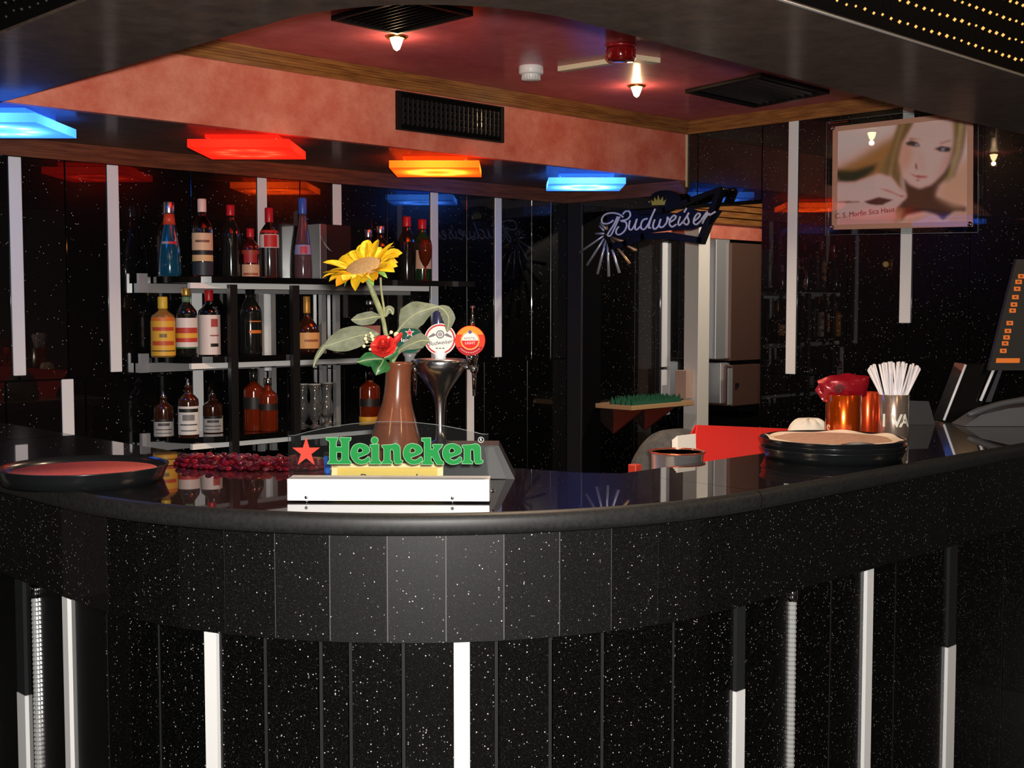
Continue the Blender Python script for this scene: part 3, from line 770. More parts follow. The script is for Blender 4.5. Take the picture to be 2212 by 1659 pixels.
# hurricane glasses on the bottom shelf
gp = None
GL2 = mat('bar_glass', (.93,.96,.96), .05, trans=.95, coat=1, coat_rough=.09)
for px, dy, lab in ((654,0,'leftmost of three tall clear glasses on the bottom shelf'),(680,-.05,'middle one of three tall clear glasses on the bottom shelf'),(706,0,'rightmost of three tall clear glasses on the bottom shelf')):
    y = YB-.13+dy; x = on_y(px, 880, y).x; p = Vector((x,y,Z3))
    if gp is None:
        gp = thing('tall_glass', lab, 'glass', p, 'tall glasses on the bottom shelf')
        pr = [(.026,0),(.027,.003),(.012,.010),(.009,.02),(.022,.036),(.029,.062),(.026,.090),(.018,.115),(.020,.145),(.026,.178),(.0245,.178),(.0185,.145),(.0165,.115),(.0245,.090),(.0275,.062),(.020,.038),(.001,.03)]
        obj('bowl', MB().lathe(pr, p, 20), GL2, gp)
        obj('rim', MB().lathe([(.0262,.176),(.0264,.1795),(.0248,.1795),(.0246,.176)], p, 20), plain((.7,.72,.72), .1, metal=.5), gp)
    else: dup(gp, p, lab)
# goblet with orange drink
p = on_y(919, 600, YB-.2); p.z = Z1
t = thing('wine_goblet', 'stemmed goblet with orange red drink on the top shelf', 'glass', p)
obj('bowl', MB().lathe([(.024,0),(.025,.002),(.006,.006),(.004,.02),(.004,.062),(.012,.072),(.025,.098),(.031,.128),(.030,.16),(.024,.185),(.0228,.185),(.0285,.16),(.0295,.128),(.0235,.1),(.001,.076)], p, 22), plain((.8,.16,.05), .03, trans=.9), t)
obj('drink', MB().lathe([(.001,.0775),(.011,.083),(.0225,.101),(.0285,.128),(.0285,.142),(.001,.142)], p, 22), plain((.62,.07,.015), .1, trans=.2, emit=None), t)
# black and silver gift tin
a = on_y(716, 600, YB-.1); m = MB(); x0 = a.x-.085; x1 = a.x+.075
t = thing('gift_box', 'black gift box with a silver end on the top shelf left of the sunflower', 'box', (a.x,YB-.1,Z1))
obj('box', MB().box((x0+.03,YB-.14,Z1),(x1,YB-.05,Z1+.232), bev=.002), BLACK, t)
obj('silver_end', MB().box((x0-.002,YB-.142,Z1),(x0+.0299,YB-.05,Z1+.234), bev=.002), STEEL, t)
obj('swoosh', MB().tube(catmull([(x0+.002,YB-.1425,Z1+.18),(x0+.02,YB-.1435,Z1+.15),(x0+.045,YB-.1425,Z1+.125),(x0+.06,YB-.1415,Z1+.12)],5), [.001]*5+[.003]*6+[.001]*5, 6), plain((.35,.34,.34),.3), t)

# ================================================================== on the counter
def plane_uv(O, u, v, w):
    return lambda px, py: (lambda q: ((q-O).dot(u), (q-O).dot(v)))(on_pl(px, py, O, w))
# ------------------------------------------------------------------ lettered acrylic sign
a, b = on_z(621, 1081, ZT+.004), on_z(1057, 1083, ZT+.004)
u = (b-a).normalized(); w = u.cross(UP); v = UP.copy(); wid = (b-a).length
mid = (a+b)/2
sg = thing('counter_sign', 'clear acrylic sign with green letters and red star on a white base', 'sign', mid - w*.025 - UP*.004)
bh = .041
obj('base', MB().obox(mid - w*.0275 + UP*bh/2, (u, w, v), (wid/2, .0275, bh/2)), mat('sign_white', (.92,.92,.92), .35), sg)
for px in (661, 977):
    q = on_pl(px, 1076, mid+w*.001, w); q = a + u*(q-a).dot(u)
    obj('foot', MB().lathe([(.005,-.004),(.005,-.001),(.004,.0)], q - w*.006, 12), CHROME, sg)
    obj('screw', MB().lathe([(.0035,0),(.003,.0015),(.001,.002)], q + UP*.006, 10, ax=(u, v, w)), CHROME, sg)
q = mid + u*wid/2 - w*.028 + UP*.016
obj('switch', MB().tube([q, q+u*.007], .004, 10).tube([q+u*.007, q+u*.013], .0015, 8), CHROME, sg)
PO = a - w*.024 + UP*bh
uv = plane_uv(PO, u, v, w)
lo0, lo1 = uv(624, 1037), uv(1054, 1037); tl, tr, tc = uv(622, 941), uv(1055, 938), uv(838, 911)
arc = [tl] + [((1-t)**2*(tl[0]+.012)+2*t*(1-t)*tc[0]+t*t*(tr[0]-.012), (1-t)**2*tl[1]+2*t*(1-t)*(2*tc[1]-(tl[1]+tr[1])/2)+t*t*tr[1]) for t in [i/16 for i in range(17)]] + [tr]
obj('panel', fill([[(lo0[0], -.002), (lo1[0], -.002)] + list(reversed(arc))], (PO - w*.002, u, v, w), .0018), PANE, sg)
em = MB().tube([PO - w*.002 + u*p[0] + v*p[1] for p in arc], .0006, 6)
obj('panel_edge', em, plain((.16,.18,.18), .3), sg)
cA = lambda p: uv(700+p[0]/12.289, 930+p[1]/12.289)
cB = lambda p: uv(870+p[0]/11.642, 930+p[1]/11.642)
H1 = [(60,190),(370,190),(345,265),(322,300),(320,435),(470,435),(458,300),(420,250),(425,190),(715,190),(705,250),(655,290),(650,760),(725,850),(725,880),(100,880),(105,850),(150,790),(150,300),(120,270),(60,235)]
H2 = [(332,570),(332,770),(400,825),(470,770),(475,570)]
Eo = [(970,345),(1090,375),(1180,440),(1213,540),(1150,615),(1000,680),(912,712),(932,760),(1010,785),(1090,760),(1165,700),(1210,720),(1213,790),(1140,860),(1000,890),(880,870),(780,790),(715,660),(720,520),(790,400),(880,355)]
Eh = [(960,455),(1025,500),(1025,560),(960,592),(892,592),(890,520),(920,470)]
I1 = [(1225,390),(1255,370),(1450,365),(1450,770),(1505,840),(1500,885),(1220,885),(1220,840),(1270,790),(1270,470),(1235,450)]
N1 = [(1540,390),(1800,375),(1880,350),(1960,370),(2015,440),(2030,780),(2090,800),(2080,850),(2000,885),(1900,880),(1860,820),(1850,560),(1815,492),(1775,492),(1755,560),(1755,780),(1815,830),(1810,880),(1535,880),(1540,840),(1590,790),(1590,480),(1545,440)]
K1 = [(480,190),(700,185),(705,480),(760,470),(790,420),(750,390),(760,350),(1000,350),(985,400),(880,520),(960,740),(1030,800),(1030,850),(860,850),(740,650),(710,660),(710,770),(770,800),(750,850),(485,850),(490,800),(545,750),(545,280),(480,260)]
sm = lambda P: [(q.x, q.y) for q in catmull([(p[0],p[1],0) for p in P], 3, True)]
sh = lambda P, dx, dy=0: [(p[0]+dx*12.289, p[1]+dy*12.289) for p in P]
lets = [[[cA(p) for p in H1], [cA(p) for p in H2]]]
E3 = lambda dx, dy: [[cA(p) for p in sh(sm(Eo), dx, dy)], [cA(p) for p in sh(sm(Eh), dx, dy)]]
lets.append(E3(0, 0))
lets.append([[cA(p) for p in I1], [cA(p) for p in circle(1345,262,88,20)]])
lets.append([[cA(p) for p in N1]])
lets.append(E3(113.4, .2)); lets.append([[cB(p) for p in K1]]); lets.append(E3(198.4, .4))
lets.append([[cA(p) for p in sh(N1, 173.4, 0)]])
GREEN = mat('sign_green', s2l(36,130,64), .8, spec=.1); RIM = mat('sign_rim', s2l(146,188,146), .8, spec=.1)
for P in lets:
    L = obj('letter', fill(P, (PO + w*.0006, u, v, w), .0004), GREEN, sg)
    obj('letter_rim', fill(P, (PO + w*.0002, u, v, w), .0002, .0009), RIM, L)
st = []
for i in range(10):
    r = 33 if i % 2 == 0 else 12.5; an = math.radians(90+36*i)
    st.append(uv(661.5+r*math.cos(an)*.95, 977-r*math.sin(an)))
obj('star', fill([st], (PO + w*.0006, u, v, w), .0005), mat('sign_red', s2l(226,70,56), .8, spec=.1), sg)
c = uv(1039, 950)
ring = MB().tube([PO + w*.0008 + u*(c[0]+.0052*math.cos(t)) + v*(c[1]+.0052*math.sin(t)) for t in [2*PI*i/20 for i in range(21)]], .0006, 5)
rg = obj('registered_mark', ring, plain((.75,.78,.75)), sg)
obj('mark_letter', text('R', .0078, (PO + w*.0008 + u*c[0] + v*c[1], u, v, w)), plain((.75,.78,.75)), rg)

# ------------------------------------------------------------------ brass notice behind it
pa, pb = on_z(717, 1052, ZT), on_z(956, 1052, ZT)
pu = (pb-pa).normalized(); pw = pu.cross(UP); pc = (pa+pb)/2; hw = (pb-pa).length/2; ph = .047
t = thing('brass_notice', 'small brass framed yellow reserved notice behind the acrylic sign', 'notice', pc)
tilt = (UP*.95 - pw*.3).normalized(); tn = pu.cross(tilt)
O = pc + UP*.0006
obj('plate', MB().obox(O + tilt*ph/2 - tn*.004, (pu, tilt, tn), (hw, ph/2, .003)), plain(s2l(232,200,98), .3), t)
fm = MB()
fm.obox(O + tilt*(ph-.0035), (pu, tilt, tn), (hw, .0045, .005)).obox(O + tilt*.003, (pu, tilt, tn), (hw, .003, .004))
for i in (-1, 1): fm.obox(O + tilt*ph/2 + pu*(hw-.005)*i, (pu, tilt, tn), (.006, ph/2, .005))
obj('frame', fm, mat('brass', s2l(252,232,168), .4), t)
obj('lettering', text('Reserved', .026, (O + tilt*(ph*.36) - tn*.0008, pu, tilt, tn), .0003, xs=1.25, shear=.15), BLACK, t)
obj('strut', MB().obox(pc - pw*.016 + UP*.008, (pu, (UP*.7+pw*.7).normalized(), (UP*.7-pw*.7).normalized()), (.02, .0105, .001)), GOLD, t)

# ------------------------------------------------------------------ vase with flowers
VD = on_z(853, 1034, ZT); vb = Vector((VD.x, VD.y, ZT)); vd = depth(Vector((vb.x, vb.y, 1.25)))
rows = [(1034,60),(1028,63),(1005,63),(975,59),(950,55),(930,49),(907,43),(885,36),(865,31),(845,28.5),(820,27.5),(800,27.5),(788,28.5),(783,30)]
zz = lambda y: on_d(853, y, vd).z
prof = [(r*vd/FPX, max(0, zz(y)-ZT)) for y, r in rows]; prof[0] = (prof[0][0], 0)
prof += [(prof[-1][0]-.003, prof[-1][1]+.001), (prof[-1][0]-.006, prof[-1][1]-.004), (.018, prof[-1][1]-.05), (.001, prof[-1][1]-.06)]
lean = on_d(862, 785, vd) - on_d(853, 785, vd)
m = MB().lathe(prof, vb, 36)
zt = prof[-5][1]
m.v = [p + RGT*(.0105*max(0, (p.z-ZT)/zt)**1.5) for p in m.v]
one('flower_vase', m, noise_color(mat('brown_ceramic', rough=.22, coat=.6, coat_rough=.08), s2l(108,60,40), s2l(124,71,50), 14, lo=.3, hi=.7), 'brown glazed flared vase holding artificial flowers behind the acrylic sign', 'vase')
F5 = lambda x, y, d=0: on_d(670+x/5.027, 500+y/5.027, vd+d)
PX = vd/FPX                                  # metres per pixel at the vase
YELP = noise_color(mat('petal_yellow', rough=.55), s2l(218,160,14), s2l(236,204,36), 60, lo=.3, hi=.7)
YELO = mat('petal_gold', s2l(226,150,18), .55)
LEAFG = noise_color(mat('leaf_sage', rough=.6), s2l(104,108,84), s2l(138,142,118), 45, lo=.3, hi=.75)
LEAFD = noise_color(mat('leaf_green', rough=.4, coat=.3), s2l(24,74,36), s2l(52,112,56), 50, lo=.3, hi=.7)
STEM = noise_color(mat('stem_green', rough=.6), s2l(120,126,84), s2l(156,158,116), 60)
sun = thing('sunflower', 'tall artificial sunflower with yellow petals and sage leaves in the brown vase', 'flower', vb + UP*.15)
hc = on_d(786, 577, vd)
nrm = (-FWD*.50 + (UP*.97 - RGT*.24).normalized()*.90).normalized()
hx = RGT - nrm*RGT.dot(nrm); hx.normalize(); hy = nrm.cross(hx)
dm = MB().lathe([(.001,.0085),(.020,.0078),(.036,.005),(.0435,.0)], hc, 32, ax=(hx,hy,nrm))
obj('seed_disc', dm, noise_color(mat('seed_brown', rough=.8), s2l(150,116,72), s2l(186,154,108), 260, lo=.3, hi=.7, bump=.5), sun)
obj('calyx', MB().lathe([(.001,-.016),(.012,-.014),(.026,-.006),(.034,-.001)], hc, 20, ax=(hx,hy,nrm)), mat('calyx_green', s2l(120,160,60), .6), sun)
rnd = random.Random(5)
def petal(ang, r0, r1, wd, lift, droop, material, twist=0):
    d = hx*math.cos(ang) + hy*math.sin(ang); q = nrm.cross(d)
    q = (q*math.cos(twist) + nrm*math.sin(twist)).normalized()
    rows = []
    for i in range(7):
        t = i/6; r = r0+(r1-r0)*t; wv = wd*(math.sin(PI*min(1, t*.86+.14))**.7)*(1 if t < .97 else .12)
        c = hc + d*r + nrm*(lift*t - droop*t*t)
        rows.append([c + q*(wv*k) + nrm*(abs(k)*wv*.35) for k in (-1,-.5,0,.5,1)])
    obj('petal', MB().grid(rows), material, sun)
for i in range(22):
    an = 2*PI*i/22 + rnd.uniform(-.09, .09)
    petal(an, .039, .084+rnd.uniform(-.006,.011), .0142+rnd.uniform(-.0015,.002), rnd.uniform(.018,.034), rnd.uniform(.004,.024), YELP, rnd.uniform(-.5,.5))
for i in range(20):
    an = 2*PI*(i+.5)/20 + rnd.uniform(-.12, .12)
    petal(an, .039, .077+rnd.uniform(-.005,.008), .0130, rnd.uniform(.002,.012), rnd.uniform(.0,.016), YELO if i % 4 == 0 else YELP, rnd.uniform(-.5,.5))
for i in range(9):
    petal(2*PI*i/9+.2, .026, .056, .008, -.012, .012, mat('sepal_green', s2l(130,170,70), .6) if i == 0 else bpy.data.materials['sepal_green'], .2)
obj('stem', MB().tube(catmull([hc-nrm*.014, F5(640,560), F5(715,750), F5(785,930), F5(822,1120), F5(860,1280,.01), F5(900,1420,.01), vb+UP*.06+RGT*.004], 5), [.0062]*15+[.0048]*21, 9), STEM, sun)
obj('side_stem', MB().tube(catmull([F5(765,500,.012), F5(772,640,.012), F5(798,820,.008), F5(806,930,.0)], 5), .0026, 7), STEM, sun)
def leaf(mid, ws, name, material, parent, sag=.0, wave=.0, dz=None):
    pts = catmull(mid, 4); n = len(pts); rows = []
    for i, p in enumerate(pts):
        t = i/(n-1)*(len(ws)-1); k = min(int(t), len(ws)-2); wv = ws[k]+(ws[k+1]-ws[k])*(t-k)
        tg = (pts[min(i+1,n-1)]-pts[max(i-1,0)]).normalized(); sd = tg.cross(-FWD).normalized()
        rows.append([p + sd*(wv*k2) + FWD*(wv*abs(k2)*.45 + wave*math.sin(i*1.7+k2*2)) - UP*0 for k2 in (-1,-.6,0,.6,1)])
    L = obj(name, MB().grid(rows), material, parent)
    obj('midrib', MB().tube([p - FWD*.0012 for p in pts], .0011, 5), mat('midrib_pale', s2l(178,180,130), .6) if 'midrib_pale' not in bpy.data.materials else bpy.data.materials['midrib_pale'], L)
    return L
L5 = lambda *p: [F5(*q) for q in p]
hwid = lambda *c: [x*1.16*PX/5.027 for x in c]
leaf(L5((745,1115,.005),(600,1120,-.005),(430,1160,-.02),(260,1215,-.03),(150,1250,-.03)), hwid(6,60,105,110,70,8), 'leaf', LEAFG, sun, wave=.0015)
leaf(L5((160,1235,-.028),(100,1320,-.03),(60,1390,-.03),(35,1475,-.03)), hwid(22,26,18,3), 'leaf', LEAFG, sun)
leaf(L5((790,930),(720,925,-.005),(640,940,-.01),(540,955,-.015),(445,958,-.02)), hwid(6,22,60,62,52,4), 'leaf', LEAFG, sun, wave=.001)
leaf(L5((880,1420,.01),(930,1140,.0),(1010,1010,-.005),(1130,905,-.01),(1260,850,-.012),(1395,815,-.01)), hwid(8,14,12,122,118,60,5), 'leaf', LEAFG, sun, wave=.0015)
leaf(L5((1385,815,-.01),(1460,860,-.005),(1505,950,.0),(1490,1090,.004)), hwid(8,56,62,4), 'leaf', LEAFG, sun, wave=.001)
leaf(L5((905,1420,.01),(950,1320,.0),(1020,1260,-.01),(1120,1215,-.02),(1210,1185,-.025),(1300,1190,-.03)), hwid(10,18,32,62,72,5), 'leaf', LEAFG, sun, wave=.001)
leaf(L5((815,930,.012),(845,850,.012),(880,860,.014),(900,905,.015)), hwid(6,38,34,3), 'leaf', LEAFG, sun)
# red rose
rose = thing('rose', 'red artificial rose with dark green leaves at the mouth of the vase', 'flower', vb + UP*.16 + RGT*.001)
rc = F5(795,1240,-.045)
rx = RGT; rn = (-FWD*.8+UP*.6).normalized(); ry = rn.cross(rx)
REDP = noise_color(mat('rose_red', rough=.5), s2l(186,26,30), s2l(220,56,46), 120, lo=.3, hi=.7)
for ring_i, (cnt, r, tip, zb_, zt_) in enumerate(((6,.012,.025,-.014,.004),(6,.011,.020,-.010,.011),(5,.009,.0145,-.008,.015),(4,.007,.009,-.006,.017),(3,.004,.0045,-.004,.018))):
    for i in range(cnt):
        an = 2*PI*(i+.45*ring_i)/cnt; rows = []; wa = PI/cnt*1.35
        for k in range(6):
            t = k/5; rr = r*.35 + (tip-r*.35)*(t**.7) + (.003*t**4 if ring_i < 3 else 0); hgt = zb_ + (zt_-zb_)*t - (.004*t**5 if ring_i < 2 else 0)
            rows.append([rc + (rx*math.cos(an+q*wa)+ry*math.sin(an+q*wa))*rr + rn*(hgt - .004*q*q*t) for q in (-1,-.5,0,.5,1)])
        obj('petal', MB().grid(rows), REDP, rose)
obj('heart', MB().lathe([(.004,-.006),(.0045,.010),(.003,.016),(.001,.018)], rc, 12, ax=(rx,ry,rn)), mat('rose_heart', s2l(216,70,44), .5), rose)
obj('bud', MB().lathe([(.001,-.002),(.006,.004),(.0085,.014),(.006,.024),(.002,.03)], F5(905,1225,-.03), 12, ax=(rx, rn, (UP*.8+RGT*.55).normalized())), REDP, rose)
m = MB().ball(F5(935,1120,-.03), .006, 10, 7); obj('bud_tip', m, plain(s2l(226,218,170), .6), rose)
obj('stem', MB().tube(catmull([rc-rn*.008, F5(830,1330,-.02), F5(880,1430,.0), vb+UP*.12+RGT*.006], 5), .0028, 7), LEAFD, rose)
leaf(L5((790,1385,-.035),(700,1385,-.04),(610,1395,-.045),(510,1420,-.05)), hwid(8,68,66,4), 'leaf', LEAFD, rose)
leaf(L5((800,1385,-.035),(775,1440,-.045),(740,1490,-.05),(715,1560,-.05)), hwid(10,88,80,4), 'leaf', LEAFD, rose)
leaf(L5((800,1375,-.03),(860,1345,-.03),(910,1300,-.03),(950,1250,-.028)), hwid(8,48,46,4), 'leaf', LEAFD, rose)
sp = thing('filler_sprig', 'sprig of tiny cream buds beside the red rose', 'flower', vb + UP*.17 - RGT*.001)
spm = plain(s2l(120,132,84), .6)
for x, y, r in ((600,1165,.0042),(615,1200,.0035),(655,1105,.003),(672,1140,.0045),(585,1245,.004),(650,1280,.0032),(605,1130,.0026),(680,1175,.0036),(880,1095,.004),(850,1150,.003)):
    p = F5(x,y,-.05)
    k = obj('bud', MB().ball(p, r, 9, 6), plain(s2l(232,224,180), .6), sp)
    obj('bud_stalk', MB().tube([p, F5(760+(x-760)*.35, 1220+(y-1220)*.4, -.035), F5(805,1330,-.025), vb+UP*.135+RGT*.004], .0008, 4), spm, k)

# ------------------------------------------------------------------ beer tap
td = 2.735; T3 = lambda x, y, d=0: on_d(x, y, td+d)
tb = T3(985, 1030); tb = Vector((tb.x, tb.y, ZT))
tap = thing('beer_tap', 'chrome funnel-shaped beer font with three round badges on the counter', 'beer tap', tb)
C = T3(951, 900); cx = Vector((C.x, C.y, 0)); k = td/FPX
zt = lambda y: T3(951, y).z
pr = [(26,962),(27,957),(11,950),(9,925),(9.5,895),(11,872),(15,857),(22,842),(33,826),(46,808),(54,794),(57,782),(56,777),(52,775),(.2,774)]
obj('font', MB().lathe([(r*k, zt(y)) for r, y in pr], cx, 40), mat('chrome_font', (.6,.6,.62), .22, metal=1), tap)
bx = T3(985, 1000, .0); bx = Vector((bx.x, bx.y, ZT)) ; q = MB()
lo_ = [bx + RGT*x + FWD*y for x, y in ((-.06,-.035),(.13,-.055),(.13,.07),(-.06,.07))]
hi_ = [bx + RGT*x + FWD*y + UP*(zt(958)-ZT) for x, y in ((-.05,-.025),(.095,-.04),(.095,.06),(-.05,.06))]
q.add(lo_+hi_, [(3,2,1,0),(4,5,6,7),(0,1,5,4),(1,2,6,5),(2,3,7,6),(3,0,4,7)])
obj('base_housing', q, plain((.008,.008,.009), .5), tap)
e0 = bx + RGT*.075 - FWD*.056 + UP*.002
obj('grey_plate', MB().oprism([e0, e0+RGT*.036, e0+RGT*.008+FWD*.013+UP*.066, e0-RGT*.012+FWD*.013+UP*.066], -FWD*.0015), plain((.06,.06,.06), .6), tap)
def faucet(px, ytop, yspout, yend):
    p = T3(px, ytop)
    f = obj('faucet', MB().lathe([(.0005*1,zt(yend)-0),(.0035,zt(yend)),(.0052,zt(yspout+4)),(.0055,zt(yspout)),(.0085,zt(yspout-3)),(.0095,zt(yspout-12)),(.0065,zt(yspout-16)),(.007,zt(yspout-26)),(.010,zt(ytop+6)),(.009,zt(ytop)),(.001,zt(ytop-3))], Vector((p.x,p.y,0)), 16), CHROME, tap)
    obj('shank', MB().tube([Vector((p.x,p.y,zt(yspout-12))), cx + (Vector((p.x,p.y,0))-cx)*.6 + UP*zt(yspout-14)], .006, 10), CHROME, f)
faucet(1024, 766, 806, 856); faucet(896, 778, 806, 855)
faucet(951, 785, 812, 838)
def badge(px, py, r, draw, d=-.02):
    c = T3(px, py, d); R = r*k
    nb = (-FWD + UP*.12).normalized(); bu = RGT; bv = nb.cross(bu)
    B = obj('badge', MB().lathe([(.001,-.012),(R*.9,-.012),(R,-.006),(R,.0),(R*.97,.002)], c, 36, ax=(bu,bv,nb)), CHROME if draw == 'green' else (plain(s2l(214,206,200),.3) if draw == 'white' else plain(s2l(206,50,36),.1)), tap)
    fr = lambda z: (c + nb*z, bu, bv, nb)
    def sub(name, mesh, mt): obj(name, mesh, mt, B)
    S = R/34.0
    if draw == 'green':
        sub('face', fill([circle(0,0,R*.88)], fr(.0025), .0003), plain(s2l(28,82,66), .1))
        sub('band', fill([[(-R*.95,-.1*R),(R*.95,-.1*R),(R*.95,.12*R),(-R*.95,.12*R)]], fr(.003), .0003), plain(s2l(26,28,26), .1))
        sub('name', text('Heineken', R*.40, (c+nb*.0036, bu, bv, nb), .0003), plain((.9,.9,.9), .1))
        sub('small_print', text('LAGER BEER', R*.13, (c+nb*.0036+bv*R*.22, bu, bv, nb), .0002), BLACK)
        s5 = [( (R*.26 if i % 2 == 0 else R*.1)*math.cos(math.radians(90+36*i)), R*.5+(R*.26 if i % 2 == 0 else R*.1)*math.sin(math.radians(90+36*i))) for i in range(10)]
        sub('star', fill([s5], fr(.0034), .0003), plain(s2l(214,52,56), .1))
        sub('star_rim', fill([s5], fr(.0029), .0003, .0008), plain((.8,.8,.8), .1))
    if draw == 'white':
        sub('face', fill([circle(0,0,R*.96)], fr(.0025), .0003), plain(s2l(228,222,214), .1))
        sub('ring', fill([circle(0,0,R*.93), circle(0,0,R*.83)], fr(.003), .0003), plain(s2l(190,60,66), .1))
        sub('emblem', fill([circle(0,R*.30,R*.26), circle(0,R*.30,R*.19)], fr(.0034), .0003), plain(s2l(110,106,110), .1))
        sub('emblem_core', fill([circle(0,R*.30,R*.14)], fr(.0034), .0003), plain(s2l(160,150,156), .1))
        for sgn in (-1, 1):
            sub('wing', fill([[(sgn*R*.24,R*.26),(sgn*R*.42,R*.38),(sgn*R*.74,R*.16),(sgn*R*.72,R*.08),(sgn*R*.40,R*.18)][::sgn]], fr(.0032), .0003), plain(s2l(120,112,112), .1))
        sub('name', text('Budweiser', R*.36, (c+nb*.0036-bv*R*.22, bu*.99+bv*.12, bv, nb), .0003, shear=.3), plain(s2l(66,60,66), .1))
        for i in (-1, 0, 1): sub('print_mark', fill([[(i*R*.2-R*.07,-R*.60),(i*R*.2+R*.07,-R*.60),(i*R*.2+R*.07,-R*.54),(i*R*.2-R*.07,-R*.54)]], fr(.0034), .0002), plain(s2l(90,84,90), .1))
    if draw == 'red':
        sub('face', fill([circle(0,0,R*.97)], fr(.0025), .0003), plain(s2l(222,62,40), .1))
        sub('upper_orange', fill([[(R*.95*math.cos(t), R*.95*math.sin(t)) for t in [math.radians(25+130*i/16) for i in range(17)]]], fr(.0029), .0003), plain(s2l(238,140,50), .1))
        sub('lower_red', fill([[(R*.95*math.cos(t), R*.95*math.sin(t)) for t in [math.radians(205+130*i/16) for i in range(17)]]], fr(.0029), .0003), plain(s2l(170,26,40), .1))
        sub('gold_ring', fill([circle(0,0,R*.62), circle(0,0,R*.54)], fr(.0036), .0003), plain(s2l(236,170,90), .1))
        sub('disc', fill([circle(0,0,R*.54)], fr(.0032), .0003), plain(s2l(214,40,40), .1))
        sub('white_half', fill([[(R*.53*math.cos(t), R*.53*math.sin(t)) for t in [PI*i/14 for i in range(15)]]], fr(.0037), .0003), plain(s2l(238,224,214), .1))
        sub('name', text('AMSTEL', R*.235, (c+nb*.0044+bv*R*.13, bu, bv, nb), .0003), plain(s2l(96,60,56), .1))
        sub('second_line', text('LIGHT', R*.24, (c+nb*.0042-bv*R*.17, bu, bv, nb), .0003), plain(s2l(246,220,210), .1))
        sub('crest', fill([circle(0,R*.56,R*.12,12)], fr(.0042), .0003), plain(s2l(92,92,140), .1))
        for i in range(13):
            an = math.radians(222+96*i/12); p = c+nb*.0036+bu*R*.80*math.cos(an)+bv*R*.80*math.sin(an)
            sub('print_mark', fill([circle(0,0,R*.035,6)], (p, bu, bv, nb), .0003), plain(s2l(240,190,170), .1))
badge(885, 735, 32, 'green', .01); badge(951, 733, 34.5, 'white', -.012); badge(1015.5, 736, 32.5, 'red', -.03)
p = T3(951, 770, -.004); obj('badge_neck', MB().lathe([(14*k,zt(777)),(12*k,zt(770)),(17*k,zt(760))], Vector((p.x,p.y,0)), 16), WHITE, tap)
p = T3(885, 774, .012); obj('badge_neck', MB().lathe([(11*k,zt(790)),(11*k,zt(772)),(16*k,zt(764))], Vector((p.x,p.y,0)), 16), plain((.18,.18,.18), .3), tap)
p = T3(1018, 770, -.02); obj('badge_neck', MB().lathe([(9*k,zt(790)),(10*k,zt(774)),(15*k,zt(764))], Vector((p.x,p.y,0)), 16), CHROME, tap)
p = T3(947, 690, .02); obj('handle', MB().lathe([(11*k,zt(725)),(12*k,zt(700)),(12*k,zt(676)),(8*k,zt(671)),(.001,zt(670))], Vector((p.x,p.y,0)), 16), plain(s2l(44,44,74), .25, coat=1), tap)
p = T3(1021, 690, .0); obj('pin', MB().lathe([(.0045,zt(706)),(.005,zt(694)),(.002,zt(686)),(.0018,zt(666)),(.006,zt(664)),(.005,zt(661)),(.001,zt(660))], Vector((p.x,p.y,0)), 12), CHROME, tap)

# ------------------------------------------------------------------ serving trays
def tray(name, label, c, R, h=.026, group=None):
    t = thing(name, label, 'tray', c, group)
    obj('rim', MB().lathe([(R*.90,0),(R*.93,.001),(R*.965,h*.55),(R,h*.95),(R*1.005,h),(R*.99,h*1.02),(R*.955,h*.6),(R*.92,.005)], c, 64), mat('tray_black', (.008,.009,.010), .28, coat=.5, coat_rough=.15) if 'tray_black' not in bpy.data.materials else bpy.data.materials['tray_black'], t)
    obj('bottom', MB().lathe([(R*.92,.0),(R*.92,.005),(.001,.005)], c, 48), bpy.data.materials['tray_black'], t)
    return t
lc = on_z(181, 1004, ZT+.034); lc = Vector((lc.x, lc.y, ZT))
tray('serving_tray', 'black round tray with a red mat at the left end of the counter', lc, .176, .034)
m = MB().lathe([(.150,.0055),(.154,.020),(.152,.023),(.001,.023)], lc, 56)
one('tray_mat', m, noise_color(mat('mat_red', rough=.75), s2l(190,76,70), s2l(206,92,84), 120), 'red round mat lying in the left black tray', 'tray mat')
rc = Vector((2.705, 1.632, ZT)); RR = .176
tray('serving_tray', 'lowest black round tray of the stack on the right arm', rc, RR, .026, 'stacked trays')
tray('serving_tray', 'middle black round tray of the stack on the right arm', rc + Vector((.002,-.001,.012)), RR, .026, 'stacked trays')
tray('serving_tray', 'topmost black round tray of the stack, holding the paper doily', rc + Vector((-.002,.001,.024)), RR, .026, 'stacked trays')
dc = rc + UP*.0405
t = thing('paper_doily', 'tan paper doily with wavy white lace edge in the topmost tray', 'doily', dc)
def wavy(r0, r1, z0, amp, n=96, seed=1):
    rr = random.Random(seed); ph = [rr.uniform(0, 6.28) for _ in range(4)]; rows = [[], []]
    for i in range(n+1):
        a = 2*PI*i/n
        wv = 1 + .012*math.sin(12*a+ph[0]) + .008*math.sin(5*a+ph[1])
        up = z0 + amp*(.5+.5*math.sin(7*a+ph[2]))*(.6+.4*math.sin(3*a+ph[3]))
        rows[0].append(dc + Vector((math.cos(a)*r0*(1+.03*math.sin(7*a+ph[2])), math.sin(a)*r0*(1+.03*math.sin(7*a+ph[2])), z0*.6+amp*.3)))
        rows[1].append(dc + Vector((math.cos(a)*r1*wv, math.sin(a)*r1*wv, up)))
    return rows
rw = wavy(.140, .166, .006, .010)
obj('lace_edge', MB().grid(rw), mat('doily_white', s2l(244,222,200), .8), t)
m = MB(); n = len(rw[0])
m.add([dc + UP*.0062] + [p + UP*.0003 for p in rw[0]], [(0, i+1, i+2) for i in range(n-1)], 0, True)
